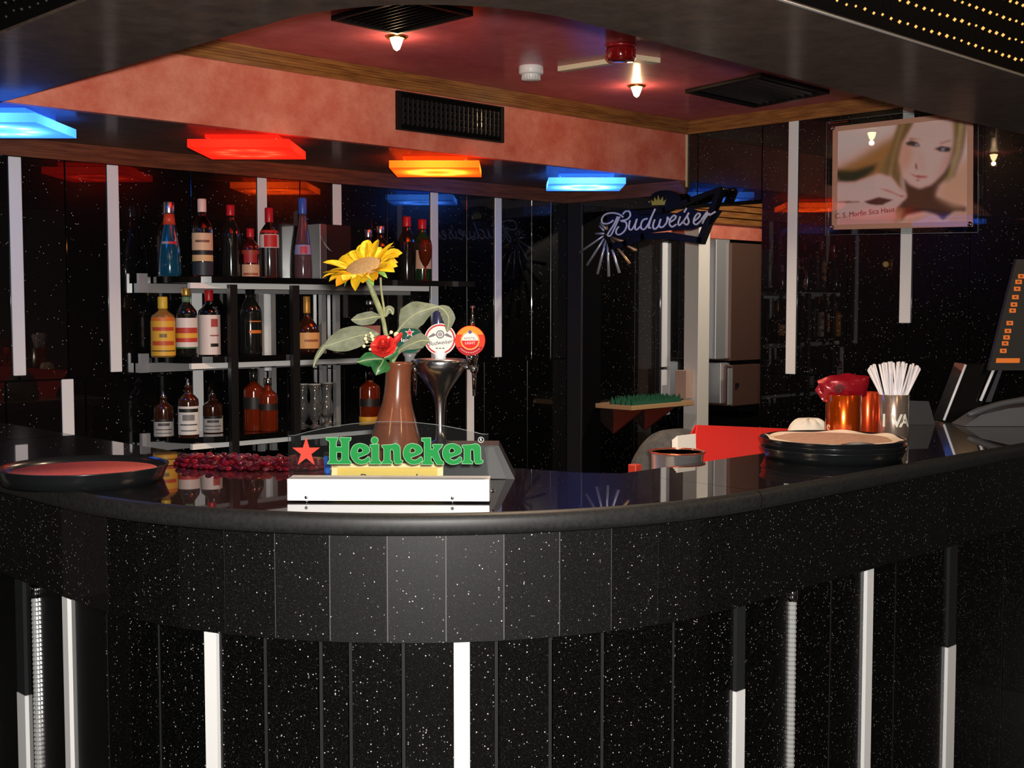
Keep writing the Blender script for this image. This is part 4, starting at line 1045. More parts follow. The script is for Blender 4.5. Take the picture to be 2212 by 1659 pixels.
m.lathe([(.138,-.010),(.140,.0035)], dc, 48)
obj('paper_disc', m, noise_color(mat('doily_tan', rough=.8), s2l(188,146,124), s2l(206,166,144), 50), t)

# ------------------------------------------------------------------ heap of red sweets
GEMS = [mat('gem_red', s2l(120,10,26), .05, coat=1, trans=.35), mat('gem_dark_red', s2l(66,8,18), .05, coat=1, trans=.2), mat('gem_pale', s2l(170,80,84), .05, coat=1, trans=.8)]
gem = MB().lathe([(.001,-.0042),(.006,-.004),(.0088,-.001),(.008,.0016),(.0055,.0038),(.001,.0046)], (0,0,0), 10)
gme = [gem.mesh('pebble', q) for q in GEMS]
rnd = random.Random(11)
hA, hB = on_z(398, 1003, ZT), on_z(690, 1012, ZT)
hd = (hB-hA).normalized(); hn = UP.cross(hd)
spots = []
for layer, cnt in ((0, 150), (1, 100), (2, 46)):
    for i in range(cnt):
        for _ in range(60):
            tt = rnd.uniform(-.04, 1.04); lat = rnd.uniform(-1, 1)
            prof_ = max(0, math.sin(PI*min(1, max(0, tt*.9+.05))))**.5
            if abs(lat) > 1-.26*layer or prof_ < .25*layer: continue
            p = hA.lerp(hB, tt) + hn*(lat*.088*prof_)
            if all((p-q[0]).length > .0128 or q[1] != layer for q in spots): break
        else: continue
        spots.append((p, layer))
for p, layer in spots:
    o = bpy.data.objects.new('glass_pebble', gme[rnd.choice((0,0,0,1,1,1,2))]); COL.objects.link(o)
    o.location = (p.x, p.y, ZT+.0048+layer*.0085)
    tl_ = .12 if layer == 0 else .45
    o.rotation_euler = (rnd.uniform(-tl_,tl_), rnd.uniform(-tl_,tl_), rnd.uniform(0, 6.28))
    o['label'] = 'red glass pebble in the glittering heap between left tray and acrylic sign'; o['category'] = 'pebble'; o['group'] = 'heap of red glass pebbles'
# blue lighter beside it
p = on_z(707, 1023, ZT); p.z = ZT
t = thing('lighter', 'small blue lighter standing left of the brass notice', 'lighter', p)
obj('body', MB().box((p.x-.006,p.y-.006,ZT),(p.x+.006,p.y+.006,ZT+.040), bev=.002), plain(s2l(50,110,214), .25, coat=1), t)
obj('head', MB().box((p.x-.005,p.y-.005,ZT+.0402),(p.x+.005,p.y+.005,ZT+.048)), CHROME, t)
p2 = on_z(716, 1018, ZT); p2.z = ZT
one('bottle_cap', MB().lathe([(.013,0),(.0135,.002),(.011,.006),(.001,.0065)], p2 + RGT*.004 + FWD*.01, 18), WHITE, 'white bottle cap lying beside the blue lighter', 'bottle cap')

# ------------------------------------------------------------------ tumblers on the right arm
def cyl_text(s, size, c, R, z, ang, name, material, parent, off=.0006, sp=1):
    m = text(s, size, (Vector((0,0,0)), Vector((1,0,0)), Vector((0,1,0)), Vector((0,0,1))), .0002, off=.0012, space=sp)
    m.v = [c + Vector((math.cos(ang + p.x/R)*(R+off+p.z), math.sin(ang + p.x/R)*(R+off+p.z), z+p.y)) for p in m.v]
    return obj(name, m, material, parent)
AMB = mat('amber_metal', s2l(228,88,12), .2, metal=.85, coat=1, coat_rough=.1)
AMBR = mat('amber_dark', s2l(206,66,22), .24, metal=.7, coat=1)
def tumbler(label, px, ypx, wpx, ytop, material, Y):
    c = on_y(px, 900, Y); c.z = ZT; d = depth(c); R = wpx/2*d/FPX; zt_ = on_d(px, ytop, d).z; H = zt_-ZT
    t = thing('tumbler', label, 'tumbler', c)
    obj('cup', MB().lathe([(R*.97,0),(R,.003),(R,H-.001),(R*.985,H),(R*.95,H-.002),(R*.94,.006),(.001,.005)], c, 40), material, t)
    return t, c, R, H
ta, ca, Ra, Ha = tumbler('amber metallic tumbler stuffed with red foil packets', 1822, 945, 76, 851, AMB, 1.72)
view = math.atan2(-ca.y, -ca.x)
cyl_text('S', .034, ca, Ra, .050, view-.95, 'lettering', plain(s2l(210,170,130)), ta)
tb2, cb, Rb, Hb = tumbler('second amber tumbler squeezed between the first and the straw tumbler', 1874, 945, 50, 846, AMBR, 1.765)
tc_, cc, Rc, Hc = tumbler('straw tumbler of silver metal with white capital letters', 1930, 955, 66, 851, mat('bronze_silver', (.62,.48,.38), .2, metal=.85, coat=1, coat_rough=.1), 1.695)
view = math.atan2(-cc.y, -cc.x)
for ch, da in (('I', -.62), ('V', .22), ('A', .78)):
    cyl_text(ch, .048, cc, Rc, .062, view+da, 'letter', plain(s2l(226,222,206)), tc_)
# red foil packets
t = thing('foil_packet', 'red foil packet with a black printed swirl sticking out of the amber tumbler', 'packet', ca + UP*Ha)
def packet(c, w, h, th, roll, name, parent, zig=True):
    rows = []
    uu = RGT*math.cos(roll)+UP*math.sin(roll); vv = UP*math.cos(roll)-RGT*math.sin(roll)
    for i in range(9):
        y = -1+2*i/8
        row = []
        for j in range(13):
            x = -1+2*j/12; dome = th*math.sqrt(max(0, 1-abs(x)**3))*(1-y*y)**.5
            top = h*(.62+.38*math.cos(x*1.5))
            row.append(c + uu*(w*x*(1+.08*y)) + vv*(top*y*(1+.05*math.sin(x*9))) - FWD*(dome + .003*math.sin(x*7+y*5)))
        rows.append(row)
    return obj(name, MB().grid(rows), FOIL, parent)
FOIL = mat('foil_red', s2l(136,14,28), .25, coat=.8, metal=.25)
pc_ = ca + UP*(Ha+.018)
packet(pc_, .064, .036, .016, .06, 'packet', t)
m = MB().tube([pc_ - FWD*.019 - RGT*.018 + RGT*(.012*math.cos(a)*(1-a/14)) + UP*(.012*math.sin(a)*(1-a/14)-.004) for a in [i*.45 for i in range(26)]], .0016, 5)
obj('printed_swirl', m, plain((.03,.03,.025), .5), t)
t2 = thing('foil_packet', 'red foil packet leaning left behind the first in the amber tumbler', 'packet', ca + UP*Ha - RGT*.02)
packet(ca + UP*(Ha+.010) - RGT*.038 + FWD*.004, .03, .030, .006, .5, 'packet', t2)
# straws
SM = mat('straw_white', (.82,.78,.80), .4, coat=.3)
rnd = random.Random(4); sme = None
Ls = .215
sb = MB(); n = 7
sb.tube([(0,0,0),(0,0,Ls)], .0031, 7)
sme = sb.mesh('straw', SM)
for i in range(52):
    a = rnd.uniform(0, 2*PI); fan = rnd.uniform(-1, 1)
    bot = cc + Vector((math.cos(a), math.sin(a), 0))*(Rc*.55*rnd.random()) - RGT*(.010*fan) + UP*.008
    topp = cc + RGT*(.002+.078*fan) + FWD*rnd.uniform(-.022,.022) + UP*(.19+.014*rnd.random()-.016*abs(fan))
    d = (topp-bot).normalized()
    # keep the straw inside the rim
    k = (Hc-.008)/d.z; ex = bot + d*k; rad = (Vector((ex.x,ex.y,0))-Vector((cc.x,cc.y,0)))
    if rad.length > Rc*.86:
        sh_ = rad - rad.normalized()*Rc*.86; bot = bot - Vector((sh_.x, sh_.y, 0))*1.0
        lim = Vector((bot.x-cc.x, bot.y-cc.y, 0))
        if lim.length > Rc*.86: bot = bot - (lim - lim.normalized()*Rc*.86)
    o = bpy.data.objects.new('drinking_straw', sme); COL.objects.link(o)
    o.location = bot; o.rotation_mode = 'QUATERNION'; o.rotation_quaternion = Vector((0,0,1)).rotation_difference(d)
    o['label'] = 'white drinking straw in the bunch fanning out of the lettered tumbler'; o['category'] = 'straw'; o['group'] = 'straws in the silver tumbler'

# ------------------------------------------------------------------ behind the right arm
# red folder standing on the steel worktop
fy = 1.99
fa, fb, fc, fd = on_y(1490, 995, fy), on_y(1690, 1010, fy+.0), on_y(1703, 926, fy+.05), on_y(1506, 918, fy+.05)
fz = 1.001; fa.z = fz; fb.z = fz; fa.x += .0
t = thing('menu_folder', 'red folder standing on the worktop behind the tray stack', 'folder', (fa+fb)/2)
RF = mat('folder_red', s2l(224,48,42), .45)
obj('front_cover', MB().oprism([fa, fb, fc, fd], Vector((0,.003,0))), RF, t)
back = Vector((0,.05,0))
obj('back_cover', MB().oprism([fa+back*2, fb+back*2, fc+Vector((0,.004,0)), fd+Vector((0,.004,0))], Vector((0,.003,0))), RF, t)
# napkins left of it
na = on_y(1466, 992, 1.93); nb_ = on_y(1502, 992, 1.93); ntop = on_y(1470, 942, 1.93).z
t = thing('napkin_stack', 'white folded napkins standing left of the red folder', 'napkins', Vector(((na.x+nb_.x)/2, 1.945, 1.0)))
for i in range(4):
    o_ = Vector((.003*i, .007*i, 0)); q = [Vector((na.x,1.93,1.001))+o_, Vector((nb_.x+.01,1.93,1.001))+o_, Vector((nb_.x+.01,1.937,ntop-.002*i))+o_, Vector((na.x+.004,1.937,ntop-.004*i))+o_]
    obj('napkin', MB().oprism(q, (0,.004,0)), mat('napkin_white', s2l(240,230,214), .85) if i == 0 else bpy.data.materials['napkin_white'], t)
# steel ice bucket
ic = on_y(1462, 990, 1.90); bz = on_y(1462, 990, 1.90).z; ic = Vector((ic.x, 1.90, 1.0)); br = 70*depth(ic)/FPX
HB = bz-1.0+.017
t = thing('ice_bucket', 'polished steel ice bucket peeping over the counter edge', 'ice bucket', ic)
br = min(br, .068)
obj('bucket', MB().lathe([(br*.8,0),(br*.84,.004),(br*.97,HB-.006),(br*1.03,HB-.002),(br*1.02,HB),(br*.94,HB-.004),(br*.78,.01),(.001,.009)], ic, 48), mat('bucket_steel', (.75,.7,.68), .16, metal=.85, coat=1, coat_rough=.1), t)
obj('lining', MB().lathe([(.001,HB-.002),(br*.95,HB-.002)], ic, 32), plain((.012,.012,.012), .7), t)
obj('rim', MB().tube([ic + Vector((math.cos(2*PI*i/40)*br*1.02, math.sin(2*PI*i/40)*br*1.02, HB)) for i in range(41)], .0022, 6), plain(s2l(220,110,80), .2, metal=.8), t)
# grey cloth heap
gc = on_y(1448, 960, 2.21); gc.z = 1.0
rows = []
gw = .12; gh = on_y(1480, 924, 2.21).z - 1.0
rr = random.Random(9)
for i in range(11):
    phi = PI/2*i/10; row = []
    for j in range(33):
        a = 2*PI*j/32; wob = 1+.06*math.sin(3*a+1)+.04*math.sin(7*a+phi*4)
        row.append(gc + RGT*(gw*math.cos(a)*math.cos(phi)**.7*wob) + FWD*(.085*math.sin(a)*math.cos(phi)**.7*wob) + UP*(gh*math.sin(phi)*(1+.16*math.cos(a)*math.cos(phi))))
    rows.append(row)
one('cloth_heap', MB().grid(rows), noise_color(mat('cloth_grey', rough=.9), s2l(52,54,54), s2l(84,82,80), 30, lo=.3, hi=.7), 'dark grey cloth heaped on the worktop behind the ice bucket', 'cloth')
p = on_y(1373, 1013, 1.93); p.z = 1.0
one('red_carton', MB().box((p.x-.012,1.92,1.0),(p.x+.012,1.945,on_y(1373,1003,1.93).z), bev=.002), plain(s2l(176,50,30), .5), 'small red carton at the left end of the steel worktop', 'carton')
# crumpled white paper behind the tray stack
kc = on_y(1747, 930, 1.925); kc.z = 1.0; kh = on_y(1747, 906, 1.925).z - 1.0; rows = []
for i in range(13):
    phi = PI/2*i/12; row = []
    for j in range(41):
        a = 2*PI*j/40; wob = 1+.05*math.sin(5*a+phi*3)+.04*math.sin(11*a-phi*7)
        row.append(kc + RGT*(.074*math.cos(a)*math.cos(phi)**.45*wob) + FWD*(.045*math.sin(a)*math.cos(phi)**.55*wob) + UP*(kh*math.sin(phi)**.8*(1+.03*math.sin(9*a))))
    rows.append(row)
one('paper_bundle', MB().grid(rows), mat('paper_white', s2l(226,214,196), .8), 'crumpled white paper bundle between the red folder and amber tumbler', 'paper')

# ------------------------------------------------------------------ till, telephone, card stand
cs = on_z(1985, 918, ZT); cs.z = ZT
t = thing('card_stand', 'dark grey wedge shaped card stand behind the straw tumbler', 'card stand', cs)
q = [cs + RGT*x + UP*z for x, z in ((-.07,.0005),(.052,.0005),(.030,.075),(-.055,.078))]
obj('front_plate', MB().oprism(q, FWD*.004), plain((.035,.035,.035), .4), t)
obj('back_foot', MB().oprism([cs + RGT*.0+FWD*.005+UP*.001, cs+FWD*.045+UP*.001, cs+FWD*.005+UP*.06], RGT*.004), plain((.03,.03,.03), .4), t)
# till: leaning screen on a glossy block
dt = depth(on_z(2045, 912, ZT)); D3 = lambda x, y, d=0: on_d(x, y, dt+d)
pb_ = D3(2075, 912); pb_.z = ZT
t = thing('till_terminal', 'black till terminal with leaning screen and orange keys at the right edge', 'till', pb_)
blk = [D3(2038,911), D3(2102,911), D3(2165,786,.02), D3(2086,786,.02)]
blk[0].z = blk[1].z = ZT+.001
obj('housing', MB().oprism(blk, FWD*.10), BLACKG, t)
def edge(p0, p1, r, name='edge_highlight'): obj(name, MB().tube([D3(*p0), D3(*p1)], r, 8), plain((.88,.88,.92), .3), t)  # white tubes put in as flash highlights along the housing edges
edge((2039,908,-.004),(2086,788,-.004), .0042); edge((2118,866,-.004),(2148,795,-.004), .005)
obj('slot_cover', MB().oprism([D3(2128,868,-.002), D3(2140,868,-.002), D3(2164,800,-.002), D3(2156,800,-.002)], -FWD*.004), plain((.05,.05,.06), .2, coat=1), t)
scr = [D3(2136,800,-.02), D3(2330,800,-.02), D3(2400,560,.03), D3(2196,560,.03)]
obj('screen', MB().oprism(scr, FWD*.02), plain((.014,.016,.016), .5), t)
OR = plain(s2l(226,120,44), .45, emit=s2l(226,110,40), estr=.2); ORI = plain(s2l(130,50,24), .5)
su_ = (scr[1]-scr[0]).normalized(); sv_ = (scr[3]-scr[0]).normalized(); sn = su_.cross(sv_).normalized()
if sn.dot(-FWD) < 0: sn = -sn
SPL = lambda x, y: on_pl(x, y, scr[0], sn)
for x, y in ((2206,597),(2200,609),(2197,624),(2193,642),(2190,658),(2187,671),(2181,698),(2177,715),(2174,729),(2171,742),(2167,758)):
    hx_, hy_ = 7, 4.6
    key = obj('orange_key', MB().oprism([SPL(x-hx_,y+hy_), SPL(x+hx_,y+hy_), SPL(x+hx_,y-hy_), SPL(x-hx_,y-hy_)], sn*.0015), OR, t)
    obj('key_centre', MB().oprism([SPL(x-2.6,y+1.8), SPL(x+2.6,y+1.8), SPL(x+2.6,y-1.8), SPL(x-2.6,y-1.8)], sn*.002), ORI, key)
obj('orange_bar', MB().oprism([SPL(2151,784), SPL(2202,784), SPL(2203,774), SPL(2152,774)], sn*.0015), OR, t)
# telephone
tp = D3(2140, 912, -.11); tp.z = ZT
t = thing('telephone', 'dark grey telephone with its handset on top at the right edge', 'telephone', tp)
q = [D3(2082,910,-.15), D3(2270,914,-.15), D3(2270,874,-.15), D3(2180,882,-.15), D3(2120,896,-.15)]
q[0].z = q[1].z = ZT+.001
obj('body', MB().oprism(q, FWD*.11), GREYP, t)
hs = [D3(2090,897,-.135), D3(2125,884,-.135), D3(2165,872,-.135), D3(2215,864,-.135), D3(2265,862,-.135)]
obj('handset', MB().tube(catmull(hs, 4), [.006,.009,.011,.012,.011,.0105,.010,.010,.010,.010,.010,.011,.012,.013,.014,.013,.010], 10), plain((.075,.075,.08), .4), t)

# ================================================================== poster on the right wall
def inside(poly, X, Y):
    r = np.zeros(X.shape, bool); n = len(poly); j = n-1
    for i in range(n):
        xi, yi = poly[i]; xj, yj = poly[j]
        cnd = ((yi > Y) != (yj > Y)) & (X < (xj-xi)*(Y-yi)/((yj-yi) if yj != yi else 1e-9)+xi)
        r ^= cnd; j = i
    return r
PXX = XR-.018
corner = lambda x, y: on_x(1760+x/4.878, 220+y/4.878, PXX)
TL, TR_, BR, BL = [corner(*q) for q in ((245,310),(1610,160),(1605,1258),(235,1295))]
n1, n2 = 200, 160
S, T = np.meshgrid(np.linspace(0,1,n1), np.linspace(0,1,n2))
quad = np.array([(245,310),(1610,160),(1605,1258),(235,1295)], float)
Xc = (1-S)*(1-T)*quad[0,0]+S*(1-T)*quad[1,0]+S*T*quad[2,0]+(1-S)*T*quad[3,0]
Yc = (1-S)*(1-T)*quad[0,1]+S*(1-T)*quad[1,1]+S*T*quad[2,1]+(1-S)*T*quad[3,1]
img = np.zeros((n2,n1,3)); img[:] = s2l(214,176,172)
def blur(a, k):
    for ax in (0,1):
        for _ in range(2):
            pad = np.pad(a, [(k,k) if i == ax else (0,0) for i in range(2)], mode='edge'); cs = np.cumsum(pad, axis=ax)
            sl = lambda a0, a1: tuple(slice(a0, a1) if i == ax else slice(None) for i in range(2))
            L_ = a.shape[ax]; z0 = np.zeros_like(cs[sl(0,1)]); cs = np.concatenate([z0, cs], axis=ax)
            a = (cs[sl(2*k+1, 2*k+1+L_)] - cs[sl(0, L_)])/(2*k+1)
    return a
def paint(poly, rgb, soft=1, op=1.0):
    global img
    msk = inside(poly, Xc, Yc).astype(float)
    if soft: msk = blur(msk, soft)
    msk = (msk*op)[...,None]; img = img*(1-msk)+np.array(s2l(*rgb))*msk
paint([(240,700),(430,600),(700,440),(900,330),(1050,240),(1000,600),(760,780),(560,840),(240,850)], (150,104,56), 7)
paint([(240,540),(560,420),(860,300),(880,250),(240,300)], (216,182,180), 6)
paint([(240,715),(420,720),(700,640),(640,730),(560,790),(430,850),(240,850)], (38,44,28), 3)
paint([(900,230),(1120,170),(1010,420),(930,700),(960,980),(880,900),(830,770),(690,760),(760,620),(850,450)], (120,96,58), 3)
for k, (x0, c) in enumerate(((930,(84,66,38)),(880,(150,124,78)),(980,(72,58,36)),(850,(96,76,44)),(1010,(150,126,80)))):
    paint([(x0+70,200),(x0+95,200),(x0-20,560),(x0-60,820),(x0-90,820),(x0-40,560)], c, 2, .8)
paint([(1075,215),(1300,165),(1450,190),(1478,420),(1450,600),(1380,740),(1250,870),(1130,912),(1030,875),(965,780),(915,620),(955,430),(1010,330)], (214,168,162), 2)
paint([(915,620),(955,430),(1040,420),(1060,560),(1000,700),(965,780)], (190,132,104), 6, .8)
paint([(1380,740),(1450,600),(1478,420),(1420,520),(1330,760),(1250,870)], (176,124,116), 5, .8)
paint([(960,790),(1030,870),(1130,912),(1250,870),(1380,740),(1450,640),(1470,760),(1340,880),(1300,990),(1600,1095),(1605,1165),(1480,1160),(1370,1255),(1300,1200),(1180,1165),(1000,1200),(945,1262),(860,1110),(990,1000)], (66,44,32), 2)
paint([(1330,890),(1460,780),(1610,560),(1610,1092),(1480,1098),(1310,1000)], (196,150,126), 5)
paint([(1450,190),(1560,175),(1605,230),(1570,450),(1510,650),(1440,830),(1380,860),(1460,600),(1482,420)], (140,116,74), 3)
for x0, c in ((1500,(84,66,42)),(1545,(176,150,110)),(1580,(98,70,46))):
    paint([(x0,180),(x0+30,180),(x0-10,520),(x0-100,800),(x0-120,800),(x0-40,520)], c, 2, .75)
paint([(940,1275),(1000,1208),(1180,1168),(1300,1205),(1350,1275)], (206,150,134), 3)
paint([(1370,1262),(1480,1168),(1610,1170),(1610,1270)], (186,140,106), 3)
paint([(860,1110),(960,1130),(940,1260),(860,1290),(880,1200)], (150,120,84), 4)
paint([(240,850),(430,850),(560,805),(700,755),(830,800),(900,880),(998,985),(960,1030),(870,1032),(780,985),(700,1000),(540,1045),(380,1052),(240,1050)], (220,172,168), 2)
paint([(240,1060),(520,1058),(640,1092),(780,1084),(900,1032),(985,1010),(900,1100),(820,1190),(640,1205),(240,1260)], (214,166,164), 2)
paint([(530,1050),(700,1000),(860,1030),(740,1085),(620,1085)], (70,40,36), 1)
paint([(700,905),(800,925),(920,980),(1000,990),(940,1003),(860,965),(760,930)], (150,84,84), 1)
paint([(240,1048),(400,1046),(540,1050),(400,1062),(240,1062)], (90,56,50), 1)
paint([(980,430),(1040,402),(1110,420),(1142,470),(1085,470),(1000,455)], (52,46,40), 1); paint([(1080,440),(1110,440),(1125,465),(1090,465)], (150,150,156), 1)
paint([(1278,492),(1350,462),(1452,480),(1432,528),(1340,522)], (48,46,48), 1); paint([(1350,490),(1385,488),(1380,512),(1352,510)], (150,154,170), 1)
paint([(1015,380),(1090,378),(1150,400),(1090,392),(1015,396)], (130,98,72), 1); paint([(1330,432),(1420,402),(1475,400),(1420,420),(1340,445)], (150,112,92), 1)
paint([(1078,650),(1100,640),(1112,700),(1098,720),(1085,690)], (120,74,66), 1); paint([(1110,560),(1140,470),(1150,560),(1200,700),(1180,720),(1130,710)], (206,156,150), 3)
paint([(1030,745),(1085,768),(1140,772),(1222,780),(1200,800),(1110,800),(1060,775)], (158,82,76), 1); paint([(1085,815),(1130,812),(1135,830),(1095,832)], (120,74,62), 1)
paint([(240,1210),(640,1210),(900,1150),(900,1295),(240,1300)], (190,96,92), 4, .5)  # red reflection painted into the lower left of the print
def lerp2(s, t): return (TL*(1-s)+TR_*s)*(1-t) + (BL*(1-s)+BR*s)*t
pt = thing('framed_poster', 'framed photo print of a long-haired woman on the right wall', 'poster', lerp2(.5,1) + Vector((.01,0,-.02)))
m = MB(); m.grid([[lerp2(S[i,j], T[i,j]) for j in range(n1)] for i in range(n2)], 0, True)
o = obj('print', m, attr_mat('poster_print', .35), pt)
ca_ = o.data.color_attributes.new('print', 'FLOAT_COLOR', 'POINT')
img = np.clip(img*1.7, 0, .95)
ca_.data.foreach_set('color', np.concatenate([img.reshape(-1,3), np.ones((n1*n2,1))], axis=1).ravel())
ex = lambda s, t, X: (lambda p: Vector((X, p.y, p.z)))(lerp2(s, t))
m = MB(); f_ = .042
for q in (((-f_,-f_*1.25),(1+f_,-f_*1.25),(1,0),(0,0)),((1,0),(1+f_,-f_*1.25),(1+f_,1+f_*1.25),(1,1)),((0,1),(1,1),(1+f_,1+f_*1.25),(-f_,1+f_*1.25)),((-f_,-f_*1.25),(0,0),(0,1),(-f_,1+f_*1.25))):
    m.oprism([ex(a_, b_, XR-.0205) for a_, b_ in q], (.004,0,0))
obj('mount', m, mat('mount_pinkbrown', s2l(214,160,136), .5), pt)
m = MB().oprism([ex(a_, b_, XR-.0150) for a_, b_ in ((-.08,-.10),(1.08,-.10),(1.08,1.10),(-.08,1.10))], (.0055,0,0))
obj('back_pane', m, sheet('pane_back', (.9,.92,.92)), pt)
m = MB().add([ex(a_, b_, XR-.0285) for a_, b_ in ((-.085,-.11),(1.085,-.11),(1.085,1.11),(-.085,1.11))], [(0,1,2,3)])
obj('front_pane', m, sheet('pane_front', (.97,.98,.98)), pt)
m = MB(); q = [ex(a_, b_, XR-.0285) for a_, b_ in ((-.085,-.11),(1.085,-.11),(1.085,1.11),(-.085,1.11),(-.085,-.11))]
for a_, b_ in zip(q, q[1:]): m.tube([a_, b_], .0011, 5)
obj('pane_edge', m, plain((.20,.22,.23), .2), pt)
for s_, t_ in ((-.03,-.035),(1.03,-.035),(1.03,1.03),(-.03,1.03)):
    p = ex(s_, t_, XR-.029); obj('stud', MB().lathe([(.010,0),(.010,.003),(.006,.006),(.001,.0065)], p, 16, ax=(Vector((0,1,0)), Vector((0,0,1)), Vector((-1,0,0)))), CHROME, pt)
tp_ = lerp2(.225, .885); tu = (TR_-TL).normalized(); tu = (lerp2(.45,.865)-lerp2(.0,.915)); tu.normalize()
obj('caption', text('C. S. Morfin Sica Haus', .031, (Vector((XR-.0215, tp_.y, tp_.z)), tu, UP, Vector((-1,0,0))), .0003), plain(s2l(150,40,44)), pt)

# ================================================================== bow-tie beer sign over the doorway
NX = XR-.035
nO = on_x(1420, 480, NX); nu, nv, nw = Vector((0,-1,0)), UP, Vector((-1,0,0))
C3 = lambda x, y: on_x(1250+x/6.506, 390+y/6.506, NX)
ns = thing('beer_sign', 'unlit bow-tie neon beer sign with script lettering hung over the doorway', 'sign', Vector((XR-.03, nO.y, 1.80)))
uvn = lambda x, y: (lambda p: ((p-nO).dot(nu), (p-nO).dot(nv)))(C3(x, y))
obj('backing', fill([[uvn(*p) for p in ((400,500),(520,430),(700,400),(880,440),(1150,380),(1350,480),(1560,370),(1700,430),(2030,425),(1900,600),(1600,690),(1300,700),(1000,740),(640,810),(470,815),(430,700))]], (nO + nw*.004, nu, nv, nw), .002), mat('sign_navy', (.006,.009,.022), .7, spec=.15), ns)
FR = mat('sign_frame', (.006,.006,.007), .7, spec=.15)
def band(pts, wpx, name='frame_bar'):
    P = [C3(*q) for q in pts]; r = wpx/6.506*depth(P[0])/FPX/2
    m = MB()
    for a_, b_ in zip(P, P[1:]):
        d_ = (b_-a_).normalized(); s_ = d_.cross(nw).normalized()
        m.obox((a_+b_)/2 + nw*.012, (d_, s_, nw), ((b_-a_).length/2+r*.7, r, .018))
    obj(name, m, FR, ns)
band([(2030,125),(1600,280),(1250,425),(900,455)], 62); band([(2020,150),(1750,850)], 92)
band([(1750,850),(1300,775),(950,790),(700,890),(500,930)], 92)
band([(500,930),(440,760)], 70)
NEON = mat('neon_tube', s2l(226,226,236), .3, coat=1)
script = {'B': [[(690,520),(620,475),(520,460),(430,485),(388,550),(400,600),(460,612),(520,588),(550,560)],[(612,508),(560,620),(495,720),(472,765),(490,785),(530,750),(600,600),(640,512)],[(685,480),(720,440),(775,442),(788,500),(740,552),(655,572),(722,588),(738,640),(702,720),(632,766),(590,742),(598,690),(628,652)]],
 'u': [[(786,562),(770,640),(775,688),(810,692),(850,630),(882,545),(857,640),(860,688),(890,690),(925,650)]],
 'd': [[(1030,540),(970,560),(940,620),(945,680),(990,686),(1040,620),(1085,520),(1140,402)],[(1085,520),(1055,620),(1050,668),(1078,668)]],
 'w': [[(1135,552),(1110,620),(1115,678),(1150,680),(1190,630),(1217,542),(1195,620),(1205,658),(1250,655),(1300,592),(1312,520),(1330,560)]],
 'e': [[(1345,592),(1410,550),(1430,510),(1395,500),(1350,550),(1340,620),(1380,655),(1435,618)]],
 'i': [[(1492,508),(1462,600),(1480,632),(1530,582)],[(1545,452),(1580,392)]],
 's': [[(1530,590),(1612,462),(1590,500),(1612,580),(1585,625),(1540,602)]],
 'e2': [[(1690,572),(1750,522),(1770,482),(1735,470),(1690,530),(1680,600),(1720,622),(1775,575)]],
 'r': [[(1775,575),(1870,445),(1800,612)],[(1822,560),(1890,470),(1905,490),(1985,442)]]}
for ch, strokes in script.items():
    m = MB()
    for st_ in strokes: m.tube(catmull([C3(*p)+nw*.034 for p in st_], 5), .0049, 8)
    obj('neon_letter', m, NEON, ns)
cr = fill([[uvn(1235+215*math.cos(t_), 255+118*math.sin(t_)) for t_ in [2*PI*i/28 for i in range(28)]]], (nO + nw*.006, nu, nv, nw), .004)
obj('crown_plate', cr, FR, ns)
obj('crown', fill([[uvn(*p) for p in ((1055,350),(1040,270),(1078,300),(1090,235),(1125,290),(1140,205),(1165,285),(1205,230),(1210,300),(1250,265),(1230,345))]], (nO + nw*.012, nu, nv, nw), .001), plain(s2l(176,160,44), .5), ns)
for y_ in (2040, 1000):
    p = C3(y_, 300 if y_ == 1000 else 120); obj('bracket', MB().tube([p+nw*.01, Vector((XR-.001, p.y, p.z))], .006, 8), STEEL, ns)
hub = C3(430,765)
RODS = plain(s2l(200,198,204), .3, metal=.5); RODG = plain(s2l(190,140,90), .35, metal=.5)
sbst = obj('starburst', MB().ball(hub+nw*.02, .012, 12, 8), GOLD, ns)
for p0, p1, mt in (((385,780),(55,1010),RODS),((395,815),(155,1190),RODS),((420,840),(300,1315),RODS),((440,800),(460,1350),RODS),((455,800),(610,1300),RODS),((480,810),(755,1170),RODG),((500,800),(845,985),RODG),((480,790),(655,860),RODG),((400,748),(275,748),RODS),((395,710),(330,640),RODS),((430,690),(345,600),RODS),((440,700),(432,640),RODG)):
    a_, b_ = C3(*p0)+nw*.02, C3(*p1)+nw*.02
    obj('rod', MB().tube([a_, b_], [.0045,.0075], 8), mt, sbst)

# ================================================================== seen through the doorway
PY = DY1
def pbox(x0, y0, x1, y1, Y, th, mt, name, label, cat, parent=None, bev=.003):
    a_, b_ = on_y(x0, y1, Y), on_y(x1, y0, Y)
    m = MB().box((a_.x, Y, a_.z), (b_.x, Y+th, b_.z), bev=bev)
    return obj(name, m, mt, parent) if parent else one(name, m, mt, label, cat)
pbar = pbox(1505, 470, 1535, 1100, PY-.20, .10, mat('post_grey', s2l(226,220,208), .45), 'pipe_casing', 'pale grey square pipe casing standing in the passage', 'pipe casing')
pbox(1521, 478, 1546, 600, PY-.0, .012, plain(s2l(206,176,130), .5), 'wall_batten', '', '', passage)
cab = thing('steel_cabinet', 'tall brown steel cabinet with a lower hatch in the passage', 'cabinet', on_y(1600, 880, PY-.2))
BRS = mat('brown_steel', s2l(94,68,58), .35, metal=.3)
pbox(1578, 528, 1650, 780, PY-.2, .2, BRS, 'upper_body', '', '', cab)
pbox(1545, 518, 1577, 776, PY-.18, .17, ALU, 'side_panel', '', '', cab)
pbox(1556, 783, 1577, 872, PY-.18, .17, ALU, 'side_panel', '', '', cab)
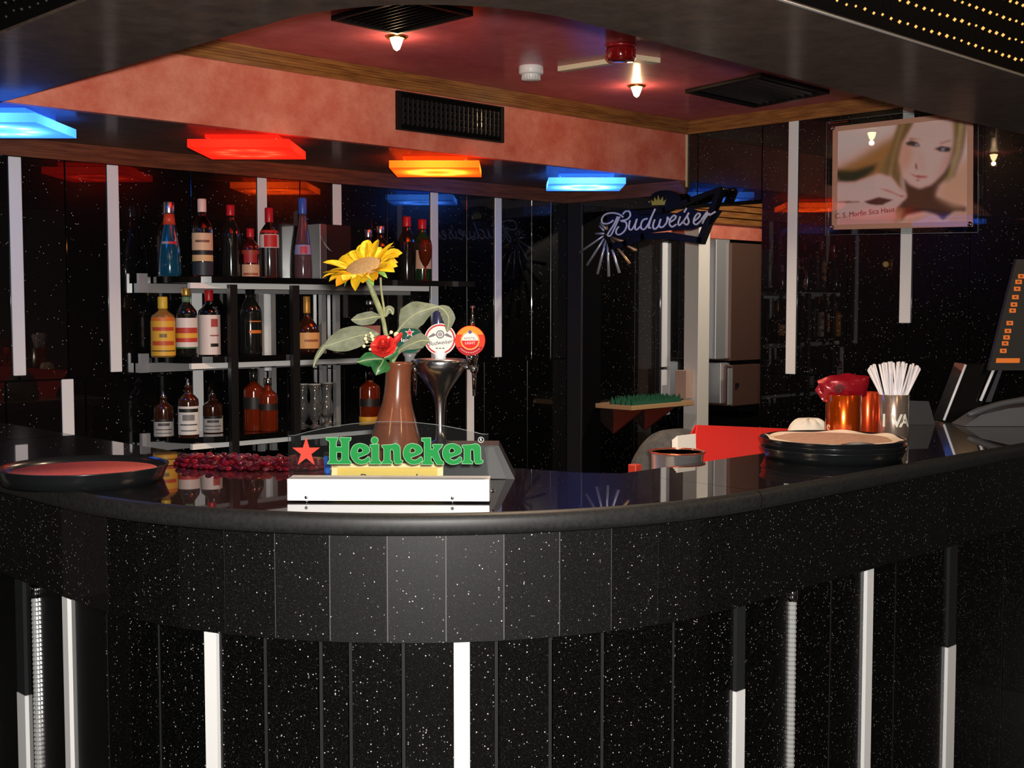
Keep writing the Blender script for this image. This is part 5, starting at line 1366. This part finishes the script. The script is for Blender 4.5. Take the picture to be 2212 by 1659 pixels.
pbox(1581, 786, 1650, 878, PY-.24, .24, BRS, 'hatch', '', '', cab)
pbox(1572, 795, 1583, 875, PY-.245, .004, ALU, 'hatch_edge', '', '', cab, .001)
p = on_y(1590, 832, PY-.24); obj('latch', MB().box((p.x-.012,PY-.252,p.z-.012),(p.x+.012,PY-.2405,p.z+.012)), BLACK, cab)
p = on_y(1600, 1200, PY-.12); a_ = on_y(1560, 900, PY-.18); b_ = on_y(1650, 880, PY-.2)
obj('plinth', MB().box((a_.x, PY-.18, 0), (b_.x, PY-.01, a_.z)), VOID, cab)
# wooden shelf with a green drying mat
a_, b_ = on_y(1365, 882, PY-.25), on_y(1500, 872, PY-.25)
t = thing('passage_shelf', 'light wooden shelf on brackets in the dark passage', 'shelf', Vector(((a_.x+b_.x)/2, PY-.12, a_.z-.02)))
obj('board', MB().box((a_.x, PY-.25, a_.z-.012),(b_.x, PY+.013, a_.z+.012), bev=.002), plain(s2l(190,150,104), .6), t)
for f_ in (.3, .8):
    x = a_.x+(b_.x-a_.x)*f_; obj('bracket', MB().oprism([(x,PY+.013,a_.z-.013),(x,PY-.20,a_.z-.013),(x,PY+.013,a_.z-.16)], (.02,0,0)), plain(s2l(110,40,26), .5), t)
obj('end_block', MB().box((on_y(1470,840,PY-.12).x, PY-.16, a_.z+.0125),(on_y(1489,840,PY-.12).x, PY-.08, a_.z+.17), bev=.003), plain(s2l(190,160,140), .6), t)
gm = MB(); rnd = random.Random(2)
for i in range(46):
    for j in range(5):
        x = a_.x+.01+(b_.x-a_.x-.12)*i/46; y = PY-.24+.035*j; h_ = .032+.015*rnd.random()
        gm.add([(x,y,a_.z+.0125),(x+.02,y,a_.z+.0125),(x+.01,y+.02,a_.z+.0125),(x+.01+rnd.uniform(-.01,.01),y+.006,a_.z+.0125+h_)], [(0,1,3),(1,2,3),(2,0,3),(2,1,0)])
o = one('grass_mat', gm, plain(s2l(30,90,60), .7), 'green bristly plastic mat lying on the passage shelf', 'mat'); o['kind'] = 'stuff'
